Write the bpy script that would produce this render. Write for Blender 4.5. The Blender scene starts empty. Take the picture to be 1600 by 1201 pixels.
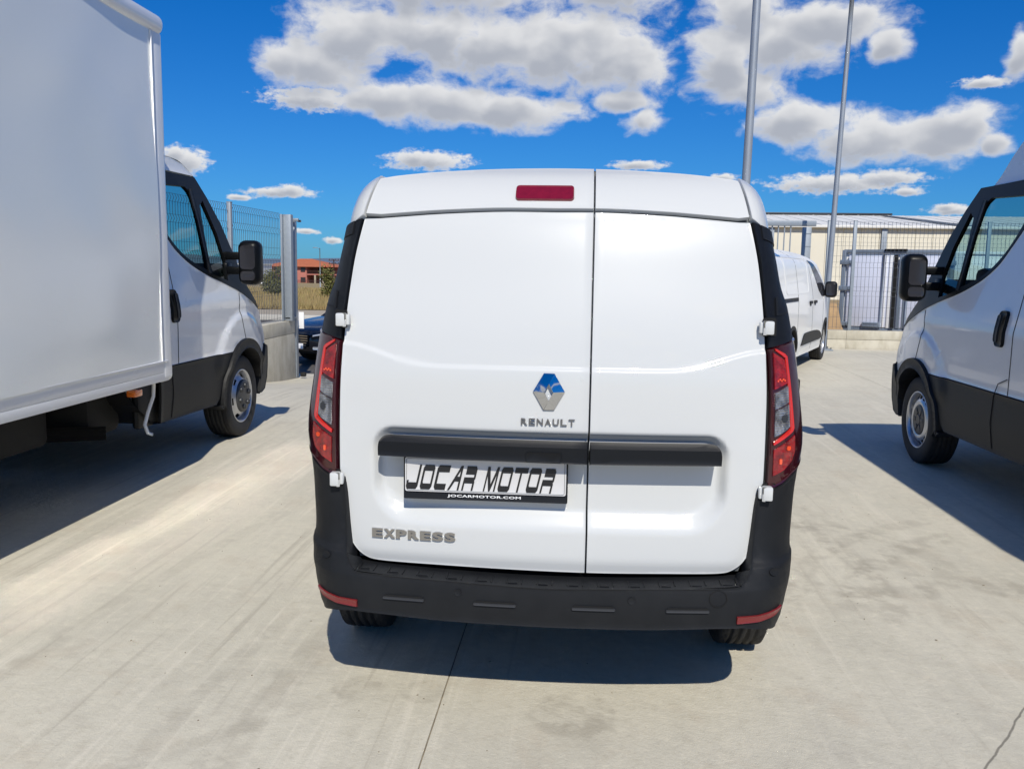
import bpy, bmesh, math, random
from mathutils import Vector, Matrix
random.seed(7)
SC = bpy.context.scene
COL = SC.collection
PI = math.pi

# ------------------------------------------------------------------ camera, light, exposure
cam = bpy.data.cameras.new('camera')
cam.lens = 30.84
cam.sensor_width = 36.0
cam.clip_start = 0.05
cam.clip_end = 12000
camo = bpy.data.objects.new('camera', cam)
COL.objects.link(camo)
RV, UV, FV = Vector((.99663, .08063, .01485)), Vector((-.02519, .12873, .99136)), Vector((-.07802, .98840, -.13032))
mw = Matrix((RV, UV, -FV)).transposed().to_4x4()
mw.translation = Vector((.0983, -2.7092, 1.4704))
camo.matrix_world = mw
SC.camera = camo
SC.view_settings.view_transform = 'Standard'
SC.view_settings.look = 'None'
SC.view_settings.exposure = 0.0
SC.view_settings.gamma = 1.0
SC.view_settings.use_curve_mapping = False

SC.cycles.caustics_reflective = True
SC.cycles.blur_glossy = 0.0
SC.cycles.sample_clamp_indirect = 0.0
SUN_DIR = Vector((.22, -1.02, 1.0)).normalized()          # towards the sun
sun = bpy.data.lights.new('sun', 'SUN')
sun.energy = 4.4
sun.angle = math.radians(.53)
sun.color = (1.0, .945, .84)
suno = bpy.data.objects.new('sun', sun)
COL.objects.link(suno)
suno.rotation_euler = SUN_DIR.to_track_quat('Z', 'Y').to_euler()
suno.location = SUN_DIR * 40

W = bpy.data.worlds.new('World')
SC.world = W
W.use_nodes = True
nt = W.node_tree
nt.nodes.clear()


def N(tree, typ, **kw):
    n = tree.nodes.new(typ)
    for k, v in kw.items():
        setattr(n, k, v)
    return n


def mth(tree, op, a, b=None, c=None, clamp=False):
    n = tree.nodes.new('ShaderNodeMath')
    n.operation = op
    n.use_clamp = clamp
    for i, v in enumerate((a, b, c)):
        if v is None:
            continue
        if isinstance(v, (int, float)):
            n.inputs[i].default_value = v
        else:
            tree.links.new(v, n.inputs[i])
    return n.outputs[0]


def ramp(tree, val, lo, hi):
    n = tree.nodes.new('ShaderNodeMapRange')
    n.interpolation_type = 'SMOOTHSTEP'
    n.inputs[1].default_value = lo
    n.inputs[2].default_value = hi
    tree.links.new(val, n.inputs[0])
    return n.outputs[0]


def mix(tree, f, a, b, blend='MIX'):
    n = tree.nodes.new('ShaderNodeMix')
    n.data_type = 'RGBA'
    n.blend_type = blend
    for i, v in ((0, f), (6, a), (7, b)):
        if isinstance(v, (int, float)):
            n.inputs[i].default_value = v
        elif isinstance(v, tuple):
            n.inputs[i].default_value = (*v, 1)
        else:
            tree.links.new(v, n.inputs[i])
    return n.outputs[2]


# each cloud puff: azimuth, elevation, half width, half height (radians)
PUFFS = [(-.291, .221, .064, .034), (-.331, .219, .033, .022), (-.251, .252, .082, .037), (-.168, .255, .098, .034),
         (-.098, .245, .105, .037), (-.015, .245, .11, .046), (.050, .222, .050, .031), (-.224, .183, .052, .021),
         (-.154, .185, .077, .027), (-.083, .177, .088, .024), (-.299, .179, .051, .012), (.061, .167, .026, .016),
         (.043, .187, .041, .014), (.143, .236, .04, .049), (.208, .245, .075, .036), (.251, .254, .073, .026),
         (.171, .197, .046, .025), (.305, .23, .021, .019), (.225, .161, .06, .024), (.295, .145, .083, .026),
         (.361, .142, .062, .026), (.383, .153, .044, .024), (.407, .134, .022, .015), (.267, .096, .071, .01),
         (.316, .1, .036, .008), (.335, .085, .018, .004), (-.176, .119, .048, .01), (-.189, .121, .021, .009),
         (-.334, .079, .039, .005), (-.324, .082, .02, .006), (-.377, .072, .014, .003), (-.43, .109, .024, .012),
         (-.44, .115, .014, .009), (.058, .116, .031, .005), (.378, .066, .024, .005), (.372, .069, .012, .004),
         (-.28, .029, .009, .004), (.149, .102, .015, .004), (.397, .186, .025, .005), (.423, .211, .015, .024),
         (-.308, .038, .015, .003), (.165, .275, .05, .03), (-.155, .305, .152, .035), (.03, .306, .085, .035)]

g = bpy.data.node_groups.new('cloud_density', 'ShaderNodeTree')
g.interface.new_socket('P', in_out='INPUT', socket_type='NodeSocketVector')
g.interface.new_socket('D', in_out='OUTPUT', socket_type='NodeSocketFloat')
gi, go = N(g, 'NodeGroupInput'), N(g, 'NodeGroupOutput')
wn = N(g, 'ShaderNodeTexNoise')
wn.inputs['Scale'].default_value = 16
wn.inputs['Detail'].default_value = 3
g.links.new(gi.outputs[0], wn.inputs['Vector'])
ws = N(g, 'ShaderNodeVectorMath', operation='SUBTRACT')
g.links.new(wn.outputs['Color'], ws.inputs[0])
ws.inputs[1].default_value = (.5, .5, .5)
wm = N(g, 'ShaderNodeVectorMath', operation='MULTIPLY')
g.links.new(ws.outputs[0], wm.inputs[0])
wm.inputs[1].default_value = (.045, .022, 0)
wa = N(g, 'ShaderNodeVectorMath', operation='ADD')
g.links.new(gi.outputs[0], wa.inputs[0])
g.links.new(wm.outputs[0], wa.inputs[1])
def fnoise(vec, sx, sy, detail, rough):
    q = N(g, 'ShaderNodeVectorMath', operation='MULTIPLY')
    g.links.new(vec, q.inputs[0])
    q.inputs[1].default_value = (sx, sy, 1)
    n = N(g, 'ShaderNodeTexNoise')
    n.inputs['Scale'].default_value = 1
    n.inputs['Detail'].default_value = detail
    n.inputs['Roughness'].default_value = rough
    g.links.new(q.outputs[0], n.inputs['Vector'])
    return mth(g, 'SUBTRACT', n.outputs[0], .5)


def field(puffs, vec, sh, grow, k):
    """smooth distance field of a set of puffs, moved down by sh of their half height"""
    best = None
    for (a, e, ra, re_) in puffs:
        s = N(g, 'ShaderNodeVectorMath', operation='SUBTRACT')
        g.links.new(vec, s.inputs[0])
        s.inputs[1].default_value = (a - ra * sh * .25, e - re_ * (.2 + sh), 0)
        m = N(g, 'ShaderNodeVectorMath', operation='MULTIPLY')
        g.links.new(s.outputs[0], m.inputs[0])
        m.inputs[1].default_value = (1 / (ra * grow), 1 / (re_ * grow * 1.08), 0)
        l = N(g, 'ShaderNodeVectorMath', operation='LENGTH')
        g.links.new(m.outputs[0], l.inputs[0])
        best = l.outputs['Value'] if best is None else mth(g, 'SMOOTH_MIN', best, l.outputs['Value'], k)
    return mth(g, 'SUBTRACT', 1.0, best)


BIG = [p for p in PUFFS if p[3] >= .0135]
SMALL = [p for p in PUFFS if p[3] < .0135]
raw = gi.outputs[0]
nb1 = fnoise(wa.outputs[0], 26, 38, 10, .60)
nb2 = fnoise(raw, 26, 38, 2.5, .5)
ns1 = fnoise(raw, 95, 160, 6, .6)
DB = mth(g, 'ADD', field(BIG, wa.outputs[0], 0, 1.12, .14), mth(g, 'MULTIPLY', nb1, 1.45))
DS = mth(g, 'ADD', field(SMALL, raw, 0, 1.25, .14), mth(g, 'MULTIPLY', ns1, 1.5))
g.links.new(mth(g, 'MAXIMUM', DB, DS), go.inputs[0])
g.interface.new_socket('S', in_out='OUTPUT', socket_type='NodeSocketFloat')
SB = mth(g, 'ADD', field(BIG, wa.outputs[0], .42, 1.12, .2), mth(g, 'ADD', mth(g, 'MULTIPLY', nb2, .75), mth(g, 'MULTIPLY', nb1, .35)))
SS = mth(g, 'ADD', field(SMALL, raw, .55, 1.2, .14), mth(g, 'MULTIPLY', ns1, .5))
g.links.new(mth(g, 'MAXIMUM', SB, SS), go.inputs[1])

tc = N(nt, 'ShaderNodeTexCoord')
sep = N(nt, 'ShaderNodeSeparateXYZ')
nrm = N(nt, 'ShaderNodeVectorMath', operation='NORMALIZE')
nt.links.new(tc.outputs['Generated'], nrm.inputs[0])
nt.links.new(nrm.outputs[0], sep.inputs[0])
az = mth(nt, 'ARCTAN2', sep.outputs[0], sep.outputs[1])
el = mth(nt, 'ARCSINE', sep.outputs[2])


cb = N(nt, 'ShaderNodeCombineXYZ')
nt.links.new(az, cb.inputs[0])
nt.links.new(el, cb.inputs[1])
gn = N(nt, 'ShaderNodeGroup')
gn.node_tree = g
nt.links.new(cb.outputs[0], gn.inputs[0])
d0, d1 = gn.outputs[0], gn.outputs[1]
# the rest of the dome carries the same scattered fair weather cloud as the part in view
pz = mth(nt, 'ADD', mth(nt, 'MAXIMUM', sep.outputs[2], 0.0), .22)
pc = N(nt, 'ShaderNodeCombineXYZ')
nt.links.new(mth(nt, 'DIVIDE', sep.outputs[0], pz), pc.inputs[0])
nt.links.new(mth(nt, 'DIVIDE', sep.outputs[1], pz), pc.inputs[1])
pn = N(nt, 'ShaderNodeTexNoise')
pn.inputs['Scale'].default_value = 2.1
pn.inputs['Detail'].default_value = 7
pn.inputs['Roughness'].default_value = .55
nt.links.new(pc.outputs[0], pn.inputs['Vector'])
away = mth(nt, 'MAXIMUM', ramp(nt, mth(nt, 'ABSOLUTE', mth(nt, 'ADD', az, .0)), .50, .62), ramp(nt, el, .31, .40))
away = mth(nt, 'MULTIPLY', away, ramp(nt, el, .0, .10))
dn = mth(nt, 'MULTIPLY', mth(nt, 'MULTIPLY', mth(nt, 'SUBTRACT', pn.outputs[0], .56), 7.0), away)
d0 = mth(nt, 'MAXIMUM', d0, dn)
d1 = mth(nt, 'MAXIMUM', d1, mth(nt, 'MULTIPLY', dn, .8))
alpha = ramp(nt, d0, .0, .55)
thick = ramp(nt, d1, .0, .95)
edge = ramp(nt, d0, .1, .6)
sky = N(nt, 'ShaderNodeTexSky', sky_type='NISHITA')
sky.sun_disc = False
sky.sun_elevation = math.asin(SUN_DIR.z)
sky.sun_rotation = math.atan2(SUN_DIR.x, SUN_DIR.y)
sky.altitude = 600
sky.air_density = 1.0
sky.dust_density = .4
sky.ozone_density = 2.5
# a clear polarised-looking Castilian sky: deeper blue than the bare model
tint = mix(nt, ramp(nt, el, -.02, .42), (.30, .93, 1.75), (.0, .90, 2.05))
blue = mix(nt, 1.0, sky.outputs[0], tint, 'MULTIPLY')
ccol = mix(nt, thick, (16.6, 16.6, 16.6), (8.6, 9.1, 10.2))
ccol = mix(nt, edge, (14.2, 14.6, 15.2), ccol)
full = mix(nt, mth(nt, 'MULTIPLY', alpha, .97), blue, ccol)
bg = N(nt, 'ShaderNodeBackground')
bg.inputs['Strength'].default_value = .050
nt.links.new(full, bg.inputs['Color'])
wo = N(nt, 'ShaderNodeOutputWorld')
nt.links.new(bg.outputs[0], wo.inputs['Surface'])
try:
    W.cycles.sampling_method = 'MANUAL'
    W.cycles.sample_map_resolution = 1024
except Exception:
    pass

# ------------------------------------------------------------------ materials


def mat(name, col, rough=.5, metal=0., coat=0., spec=.5, var=0., vscale=6., bump=0., bscale=80., col2=None, vstretch=(1, 1, 1),
        bdetail=4, coat_rough=.04):
    m = bpy.data.materials.new(name)
    m.use_nodes = True
    t = m.node_tree
    b = t.nodes['Principled BSDF']
    b.inputs['Base Color'].default_value = (*col, 1)
    b.inputs['Roughness'].default_value = rough
    b.inputs['Metallic'].default_value = metal
    b.inputs['Coat Weight'].default_value = coat
    b.inputs['Coat Roughness'].default_value = coat_rough
    b.inputs['Specular IOR Level'].default_value = spec
    if var or bump:
        co = N(t, 'ShaderNodeTexCoord')
        mp = N(t, 'ShaderNodeMapping')
        mp.inputs['Scale'].default_value = vstretch
        t.links.new(co.outputs['Object'], mp.inputs[0])
    if var:
        n = N(t, 'ShaderNodeTexNoise')
        n.inputs['Scale'].default_value = vscale
        n.inputs['Detail'].default_value = 6
        n.inputs['Roughness'].default_value = .6
        t.links.new(mp.outputs[0], n.inputs['Vector'])
        c2 = col2 or tuple(c * .6 for c in col)
        f = mth(t, 'MULTIPLY', ramp(t, n.outputs[0], .3, .72), var)
        t.links.new(mix(t, f, col, c2), b.inputs['Base Color'])
        r2 = mth(t, 'ADD', mth(t, 'MULTIPLY', n.outputs[0], .12), rough - .06)
        t.links.new(r2, b.inputs['Roughness'])
    if bump:
        n = N(t, 'ShaderNodeTexNoise')
        n.inputs['Scale'].default_value = bscale
        n.inputs['Detail'].default_value = bdetail
        t.links.new(mp.outputs[0], n.inputs['Vector'])
        bp = N(t, 'ShaderNodeBump')
        bp.inputs['Strength'].default_value = bump
        bp.inputs['Distance'].default_value = .01
        t.links.new(n.outputs[0], bp.inputs['Height'])
        t.links.new(bp.outputs[0], b.inputs['Normal'])
    return m


def glass_mat(name, tint, refl=1.0):
    m = bpy.data.materials.new(name)
    m.use_nodes = True
    t = m.node_tree
    t.nodes.clear()
    o = N(t, 'ShaderNodeOutputMaterial')
    tr = N(t, 'ShaderNodeBsdfTransparent')
    tr.inputs[0].default_value = (*tint, 1)
    gl = N(t, 'ShaderNodeBsdfGlossy')
    gl.inputs['Roughness'].default_value = .02
    lw_ = N(t, 'ShaderNodeLayerWeight')
    lw_.inputs[0].default_value = .5
    fz = mth(t, 'ADD', mth(t, 'MULTIPLY', mth(t, 'POWER', lw_.outputs['Facing'], 5.0), .9), .045)
    ms = N(t, 'ShaderNodeMixShader')
    t.links.new(mth(t, 'MULTIPLY', fz, refl), ms.inputs[0])
    t.links.new(tr.outputs[0], ms.inputs[1])
    t.links.new(gl.outputs[0], ms.inputs[2])
    t.links.new(ms.outputs[0], o.inputs[0])
    return m


M = {}
M['white'] = mat('white_paint', (.565, .575, .57), .30, coat=.6, var=.10, vscale=2.2, col2=(.535, .555, .54), spec=.15, coat_rough=.05)
M['emblem'] = mat('emblem_chrome', (.60, .61, .63), .05, metal=1.)
M['letter'] = mat('dark_chrome', (.30, .31, .33), .16, metal=1.)
M['white_shade'] = mat('white_van_paint', (.78, .79, .79), .30, coat=.8, var=.06, vscale=3, spec=.2)
M['panel'] = mat('white_box_panel', (.80, .82, .80), .30, coat=1., spec=.2, coat_rough=.13)
M['alu'] = mat('white_aluminium', (.78, .79, .80), .3, coat=.4)
M['black'] = mat('black_plastic', (.004, .0048, .0065), .45, bump=.12, bscale=900, spec=.3)
M['bump'] = mat('bumper_plastic', (.0075, .0085, .0105), .55, bump=.14, bscale=800, var=.5, vscale=12, col2=(.013, .014, .016), spec=.28)
M['gloss'] = mat('gloss_black', (.004, .0046, .0055), .38, spec=.16)
M['clad'] = mat('dark_cladding', (.006, .0064, .007), .55, bump=.08, bscale=700, spec=.35)
M['rubber'] = mat('tyre_rubber', (.012, .012, .013), .75, var=.5, vscale=25, col2=(.028, .027, .025))
M['under'] = mat('underbody', (.006, .006, .0065), .8, var=.5, vscale=8, col2=(.014, .013, .012))
M['lip'] = mat('sunlit_slot_lip', (.035, .037, .042), .45, spec=.4)  # sunlit lower edge of the bumper slots, put into a paler plastic
M['seal'] = mat('door_seal', (.10, .11, .115), .6)
M['chrome'] = mat('chrome', (.88, .89, .90), .06, metal=1.)
M['satin'] = mat('satin_metal', (.36, .34, .31), .34, metal=.8)
M['rim'] = mat('silver_rim', (.55, .56, .58), .3, metal=.75, var=.25, vscale=14)
M['rimd'] = mat('dark_hub', (.05, .052, .056), .4, metal=.4)
M['hole'] = mat('hole_black', (.004, .004, .004), .9)
M['redh'] = mat('smoked_red_housing', (.038, .003, .006), .15, coat=.5)
M['redl'] = mat('red_lens', (.36, .009, .010), .10, coat=1., var=.9, vscale=45, col2=(.10, .002, .004))
M['redb'] = mat('bright_red_band', (.60, .022, .016), .10, coat=1.)
M['hot'] = mat('hot_spot_red', (.85, .09, .03), .12, coat=1.)  # tail lamp glints put into a brighter red
M['redg'] = mat('red_reflector', (.17, .012, .013), .18, coat=.6, bump=.3, bscale=300)
M['brake'] = mat('brake_light_red', (.20, .006, .018), .08, coat=1., var=.4, vscale=40, col2=(.09, .002, .008))
M['clear'] = mat('clear_lens', (.50, .51, .53), .16, metal=.7, coat=1., var=1., vscale=55, col2=(.10, .10, .11), vstretch=(1, 1, .5))
M['plate'] = mat('plate_white', (.58, .575, .57), .35, bump=.05, bscale=400)
M['ink'] = mat('black_ink', (.012, .012, .013), .4)
M['wink'] = mat('white_ink', (.8, .8, .8), .5)
M['bink'] = mat('blue_ink', (.02, .16, .42), .5)
M['orange'] = mat('orange_lens', (.7, .16, .02), .2, coat=1.)
M['galv'] = mat('galvanised_steel', (.30, .335, .37), .5, metal=.35, var=.35, vscale=14, col2=(.21, .24, .275))
M['galvp'] = mat('galvanised_pole', (.33, .36, .40), .5, metal=.4, var=.5, vscale=10, col2=(.22, .25, .29), vstretch=(1, 1, .3))
M['wire'] = mat('fence_wire', (.085, .095, .11), .55, metal=.2)
M['glassd'] = glass_mat('cab_glass', (.74, .86, .87), 1.0)
M['glass'] = glass_mat('tinted_glass', (.52, .67, .64), 1.0)
M['mglass'] = mat('mirror_glass', (.75, .78, .8), .03, metal=1.)
M['seat'] = mat('seat_fabric', (.03, .03, .035), .9)
M['white2'] = mat('white_far_van_paint', (.82, .82, .80), .35, coat=.4, spec=.2)
M['cream'] = mat('cream_cladding', (.74, .69, .56), .7, var=.15, vscale=.6)
M['roofw'] = mat('pale_roof_sheet', (.74, .73, .69), .55, var=.12, vscale=.5)
M['wall'] = None


def ribs(m, scale, strength=.7, axis='Z'):
    t = m.node_tree
    b = t.nodes['Principled BSDF']
    co = N(t, 'ShaderNodeTexCoord')
    wv = N(t, 'ShaderNodeTexWave', bands_direction=axis)
    wv.inputs['Scale'].default_value = scale
    t.links.new(co.outputs['Object'], wv.inputs['Vector'])
    bp = N(t, 'ShaderNodeBump')
    bp.inputs['Strength'].default_value = strength
    bp.inputs['Distance'].default_value = .01
    t.links.new(wv.outputs[1], bp.inputs['Height'])
    t.links.new(bp.outputs[0], b.inputs['Normal'])


ribs(M['clear'], 42, .5)
ribs(M['redl'], 70, .35)


def concrete_ground():
    m = bpy.data.materials.new('yard_concrete')
    m.use_nodes = True
    t = m.node_tree
    b = t.nodes['Principled BSDF']
    co = N(t, 'ShaderNodeTexCoord')

    def noise(scale, detail=6, rough=.6, stretch=(1, 1, 1), rot=0.):
        mp = N(t, 'ShaderNodeMapping')
        mp.inputs['Scale'].default_value = stretch
        mp.inputs['Rotation'].default_value = (0, 0, rot)
        t.links.new(co.outputs['Object'], mp.inputs[0])
        n = N(t, 'ShaderNodeTexNoise')
        n.inputs['Scale'].default_value = scale
        n.inputs['Detail'].default_value = detail
        n.inputs['Roughness'].default_value = rough
        t.links.new(mp.outputs[0], n.inputs['Vector'])
        return n.outputs[0]
    big = noise(.9, 5)
    mid = noise(5, 6, .65)
    streak = noise(2.2, 5, .6, (4.5, .35, 1), .18)
    streak2 = noise(3.0, 5, .6, (.5, 5, 1), .6)
    fine = noise(60, 4, .7)
    grit = noise(190, 3, .75)
    mott = noise(19, 5, .68)
    swirl = noise(2.6, 7, .66, (1, 1, 1), .4)
    drag = noise(1.0, 6, .62, (17, .55, 1), .10)
    drag2 = noise(1.0, 6, .62, (13, .5, 1), -.95)
    sp0 = N(t, 'ShaderNodeSeparateXYZ')
    t.links.new(co.outputs['Object'], sp0.inputs[0])
    col = mix(t, ramp(t, big, .35, .68), (.58, .545, .445), (.52, .49, .40))
    col = mix(t, mth(t, 'MULTIPLY', ramp(t, mid, .45, .75), .45), col, (.60, .555, .45))
    col = mix(t, mth(t, 'MULTIPLY', ramp(t, mid, .5, .3), .30), col, (.45, .41, .34))
    col = mix(t, mth(t, 'MULTIPLY', ramp(t, streak, .52, .75), .45), col, (.45, .42, .35))
    col = mix(t, mth(t, 'MULTIPLY', ramp(t, streak2, .55, .78), .30), col, (.62, .57, .46))
    col = mix(t, mth(t, 'MULTIPLY', ramp(t, fine, .58, .8), .28), col, (.36, .33, .28))
    col = mix(t, mth(t, 'MULTIPLY', ramp(t, mott, .50, .70), .30), col, (.41, .375, .29))
    col = mix(t, mth(t, 'MULTIPLY', ramp(t, mott, .48, .32), .42), col, (.66, .61, .49))
    col = mix(t, mth(t, 'MULTIPLY', ramp(t, swirl, .53, .66), .34), col, (.47, .405, .31))
    col = mix(t, mth(t, 'MULTIPLY', ramp(t, grit, .60, .74), .55), col, (.24, .215, .17))
    col = mix(t, mth(t, 'MULTIPLY', ramp(t, grit, .40, .28), .35), col, (.78, .73, .62))
    leftm = ramp(t, sp0.outputs[0], .4, -.4)
    rightm = ramp(t, sp0.outputs[0], .3, 1.1)
    col = mix(t, mth(t, 'MULTIPLY', mth(t, 'MULTIPLY', ramp(t, drag, .54, .70), leftm), .50), col, (.36, .325, .26))
    col = mix(t, mth(t, 'MULTIPLY', mth(t, 'MULTIPLY', ramp(t, drag, .46, .33), leftm), .45), col, (.70, .65, .54))
    col = mix(t, mth(t, 'MULTIPLY', mth(t, 'MULTIPLY', ramp(t, drag2, .55, .72), rightm), .38), col, (.38, .345, .275))
    col = mix(t, mth(t, 'MULTIPLY', mth(t, 'MULTIPLY', ramp(t, drag2, .44, .32), rightm), .32), col, (.70, .65, .54))
    # wheel scuffs and arcs, each with a place of its own
    sp = N(t, 'ShaderNodeSeparateXYZ')
    t.links.new(co.outputs['Object'], sp.inputs[0])
    brk = ramp(t, noise(9, 4, .6), .36, .62)
    tread = N(t, 'ShaderNodeTexWave')
    tread.inputs['Scale'].default_value = 9
    tread.inputs['Distortion'].default_value = 2
    t.links.new(co.outputs['Object'], tread.inputs['Vector'])

    def arc(cx, cy, rad, w, amt, y0=-99, y1=99, x0=-99, x1=99):
        nonlocal col
        dx = mth(t, 'SUBTRACT', sp.outputs[0], cx)
        dy = mth(t, 'SUBTRACT', sp.outputs[1], cy)
        r = mth(t, 'SQRT', mth(t, 'ADD', mth(t, 'MULTIPLY', dx, dx), mth(t, 'MULTIPLY', dy, dy)))
        k = ramp(t, mth(t, 'ABSOLUTE', mth(t, 'SUBTRACT', r, rad)), w, w * .45)
        k = mth(t, 'MULTIPLY', k, brk)
        for v, lo, hi in ((sp.outputs[1], y0, y1), (sp.outputs[0], x0, x1)):
            if lo > -90:
                k = mth(t, 'MULTIPLY', k, ramp(t, v, lo, lo + .25))
            if hi < 90:
                k = mth(t, 'MULTIPLY', k, ramp(t, v, hi, hi - .25))
        col = mix(t, mth(t, 'MULTIPLY', k, amt * .62), col, (.30, .27, .215))
    arc(2.16, 1.6, .06, .12, .75)
    arc(.10, .06, .10, .07, .6)
    arc(.16, -.02, .05, .12, .35)
    arc(3.6, .5, 2.35, .10, .6, y0=1.0, x1=2.4)
    arc(3.6, .5, 2.62, .08, .5, y0=1.0, x1=2.4)
    arc(-1.2, 1.6, 2.75, .09, .6, y0=.9, x0=1.0)
    arc(-1.2, 1.6, 2.98, .06, .4, y0=.9, x0=1.0)
    arc(1.45, 1.9, .55, .10, .5, x0=.9)
    arc(6.4, -.4, 7.35, .09, .5, y1=.9)
    arc(6.4, -.4, 7.6, .05, .4, y1=.9)
    arc(9.4, -.3, 11.35, .06, .35, y1=2.5)
    arc(-6, 5, 7.2, .05, .3, y1=3)
    arc(-.66, .17, .055, .05, .5)
    arc(-.42, .16, .05, .04, .45)
    # hairline crack
    cr = noise(3, 4, .6)
    ln = mth(t, 'SUBTRACT', mth(t, 'SUBTRACT', sp.outputs[0], 1.44), mth(t, 'MULTIPLY', sp.outputs[1], .746))
    ln = mth(t, 'ABSOLUTE', mth(t, 'ADD', ln, mth(t, 'MULTIPLY', mth(t, 'SUBTRACT', cr, .5), .06)))
    k = mth(t, 'MULTIPLY', ramp(t, ln, .007, .002), mth(t, 'MULTIPLY', ramp(t, sp.outputs[1], -1.2, -.9), ramp(t, sp.outputs[1], 1.6, 1.2)))
    col = mix(t, mth(t, 'MULTIPLY', k, .75), col, (.12, .11, .09))
    t.links.new(col, b.inputs['Base Color'])
    t.links.new(mth(t, 'ADD', mth(t, 'MULTIPLY', mid, .25), .62), b.inputs['Roughness'])
    b.inputs['Specular IOR Level'].default_value = .35
    bp = N(t, 'ShaderNodeBump')
    bp.inputs['Strength'].default_value = .5
    bp.inputs['Distance'].default_value = .006
    t.links.new(mth(t, 'ADD', mth(t, 'MULTIPLY', fine, .7), mth(t, 'ADD', mott, mth(t, 'MULTIPLY', grit, .35))), bp.inputs['Height'])
    t.links.new(bp.outputs[0], b.inputs['Normal'])
    return m


M['conc'] = concrete_ground()
M['joint'] = mat('joint_dirt', (.16, .13, .09), .9, var=.8, vscale=14, col2=(.34, .30, .23))
M['cwall'] = mat('cast_concrete', (.56, .52, .42), .85, var=.85, vscale=5, col2=(.40, .36, .27), bump=.3, bscale=30, vstretch=(1, 1, .5))
M['asph'] = mat('asphalt', (.075, .07, .065), .9, var=.5, vscale=3, col2=(.11, .10, .09), bump=.3, bscale=60)
M['kerb'] = mat('kerb_concrete', (.55, .52, .46), .8, var=.4, vscale=2)
M['pave'] = mat('pavement', (.42, .36, .27), .85, var=.4, vscale=1.5)
M['field'] = mat('dry_field', (.26, .18, .085), .95, var=.9, vscale=.35, col2=(.34, .27, .12), bump=.8, bscale=6)
M['grass'] = mat('dry_grass', (.36, .25, .12), .9, var=.9, vscale=.5, col2=(.26, .23, .08))
M['earth'] = mat('dry_earth', (.30, .22, .12), .95, var=.7, vscale=.8, col2=(.22, .16, .08))
M['salmon'] = mat('salmon_render', (.46, .17, .13), .85, var=.2, vscale=.5)
M['tile'] = mat('terracotta', (.46, .14, .06), .8, var=.6, vscale=1.2, col2=(.32, .09, .04))
M['win'] = mat('dark_window', (.03, .03, .035), .15)
M['brown'] = mat('brown_frame', (.08, .035, .025), .6)
M['hill'] = mat('hazy_hills', (.10, .14, .20), 1., var=.5, vscale=.004, col2=(.14, .18, .24))  # blue haze of distance mixed into the base colour
M['leaf'] = mat('bush_leaf', (.16, .15, .035), .7, var=1., vscale=3, col2=(.07, .085, .02))
M['bark'] = mat('bush_bark', (.08, .055, .035), .9)
M['blue'] = mat('navy_car_paint', (.004, .006, .012), .25, coat=.45)
M['lampg'] = mat('headlamp_glass', (.55, .58, .62), .1, metal=.5, coat=1.)
M['tcon'] = mat('trailer_frame_grey', (.17, .21, .27), .5, var=.3, vscale=5)
M['tdoor'] = mat('trailer_door_panel', (.62, .65, .76), .45, var=.12, vscale=2)
M['toilet'] = mat('painted_block', (.40, .26, .13), .9, var=.5, vscale=4)

# ------------------------------------------------------------------ geometry helpers


def tag(o, label=None, cat=None, group=None, kind=None):
    for k, v in (('label', label), ('category', cat), ('group', group), ('kind', kind)):
        if v:
            o[k] = v
    return o


def thing(name, label, cat, loc=(0, 0, 0), rz=0., group=None):
    o = bpy.data.objects.new(name, None)
    o.empty_display_size = .2
    COL.objects.link(o)
    o.location = loc
    o.rotation_euler = (0, 0, rz)
    return tag(o, label, cat, group)


def obj(name, bm, m, parent=None, ang=32, smooth=True, label=None):
    if smooth:
        bmesh.ops.recalc_face_normals(bm, faces=bm.faces) if False else None
        lim = math.radians(ang)
        for f in bm.faces:
            f.smooth = True
        for e in bm.edges:
            if len(e.link_faces) == 2:
                if e.calc_face_angle(0) > lim:
                    e.smooth = False
    me = bpy.data.meshes.new(name)
    bm.to_mesh(me)
    bm.free()
    o = bpy.data.objects.new(name, me)
    for mm in (m if isinstance(m, (list, tuple)) else [m]):
        me.materials.append(mm)
    COL.objects.link(o)
    if parent:
        o.parent = parent
    if label:
        o['label'] = label
    return o


def copy(o, parent, name=None):
    c = o.copy()
    COL.objects.link(c)
    c.parent = parent
    return c


def nb():
    return bmesh.new()


def box(bm, c, s, rz=0., rx=0., ry=0., bev=0., seg=2, mi=0):
    m = Matrix.Translation(c) @ Matrix.Rotation(rz, 4, 'Z') @ Matrix.Rotation(ry, 4, 'Y') @ Matrix.Rotation(rx, 4, 'X') @ Matrix.Diagonal((*s, 1))
    r = bmesh.ops.create_cube(bm, size=1, matrix=m)
    vs = r['verts']
    fs = {f for v in vs for f in v.link_faces}
    for f in fs:
        f.material_index = mi
    if bev:
        es = list({e for v in vs for e in v.link_edges})
        bmesh.ops.bevel(bm, geom=es, offset=bev, segments=seg, affect='EDGES', profile=.5, clamp_overlap=True)


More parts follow.
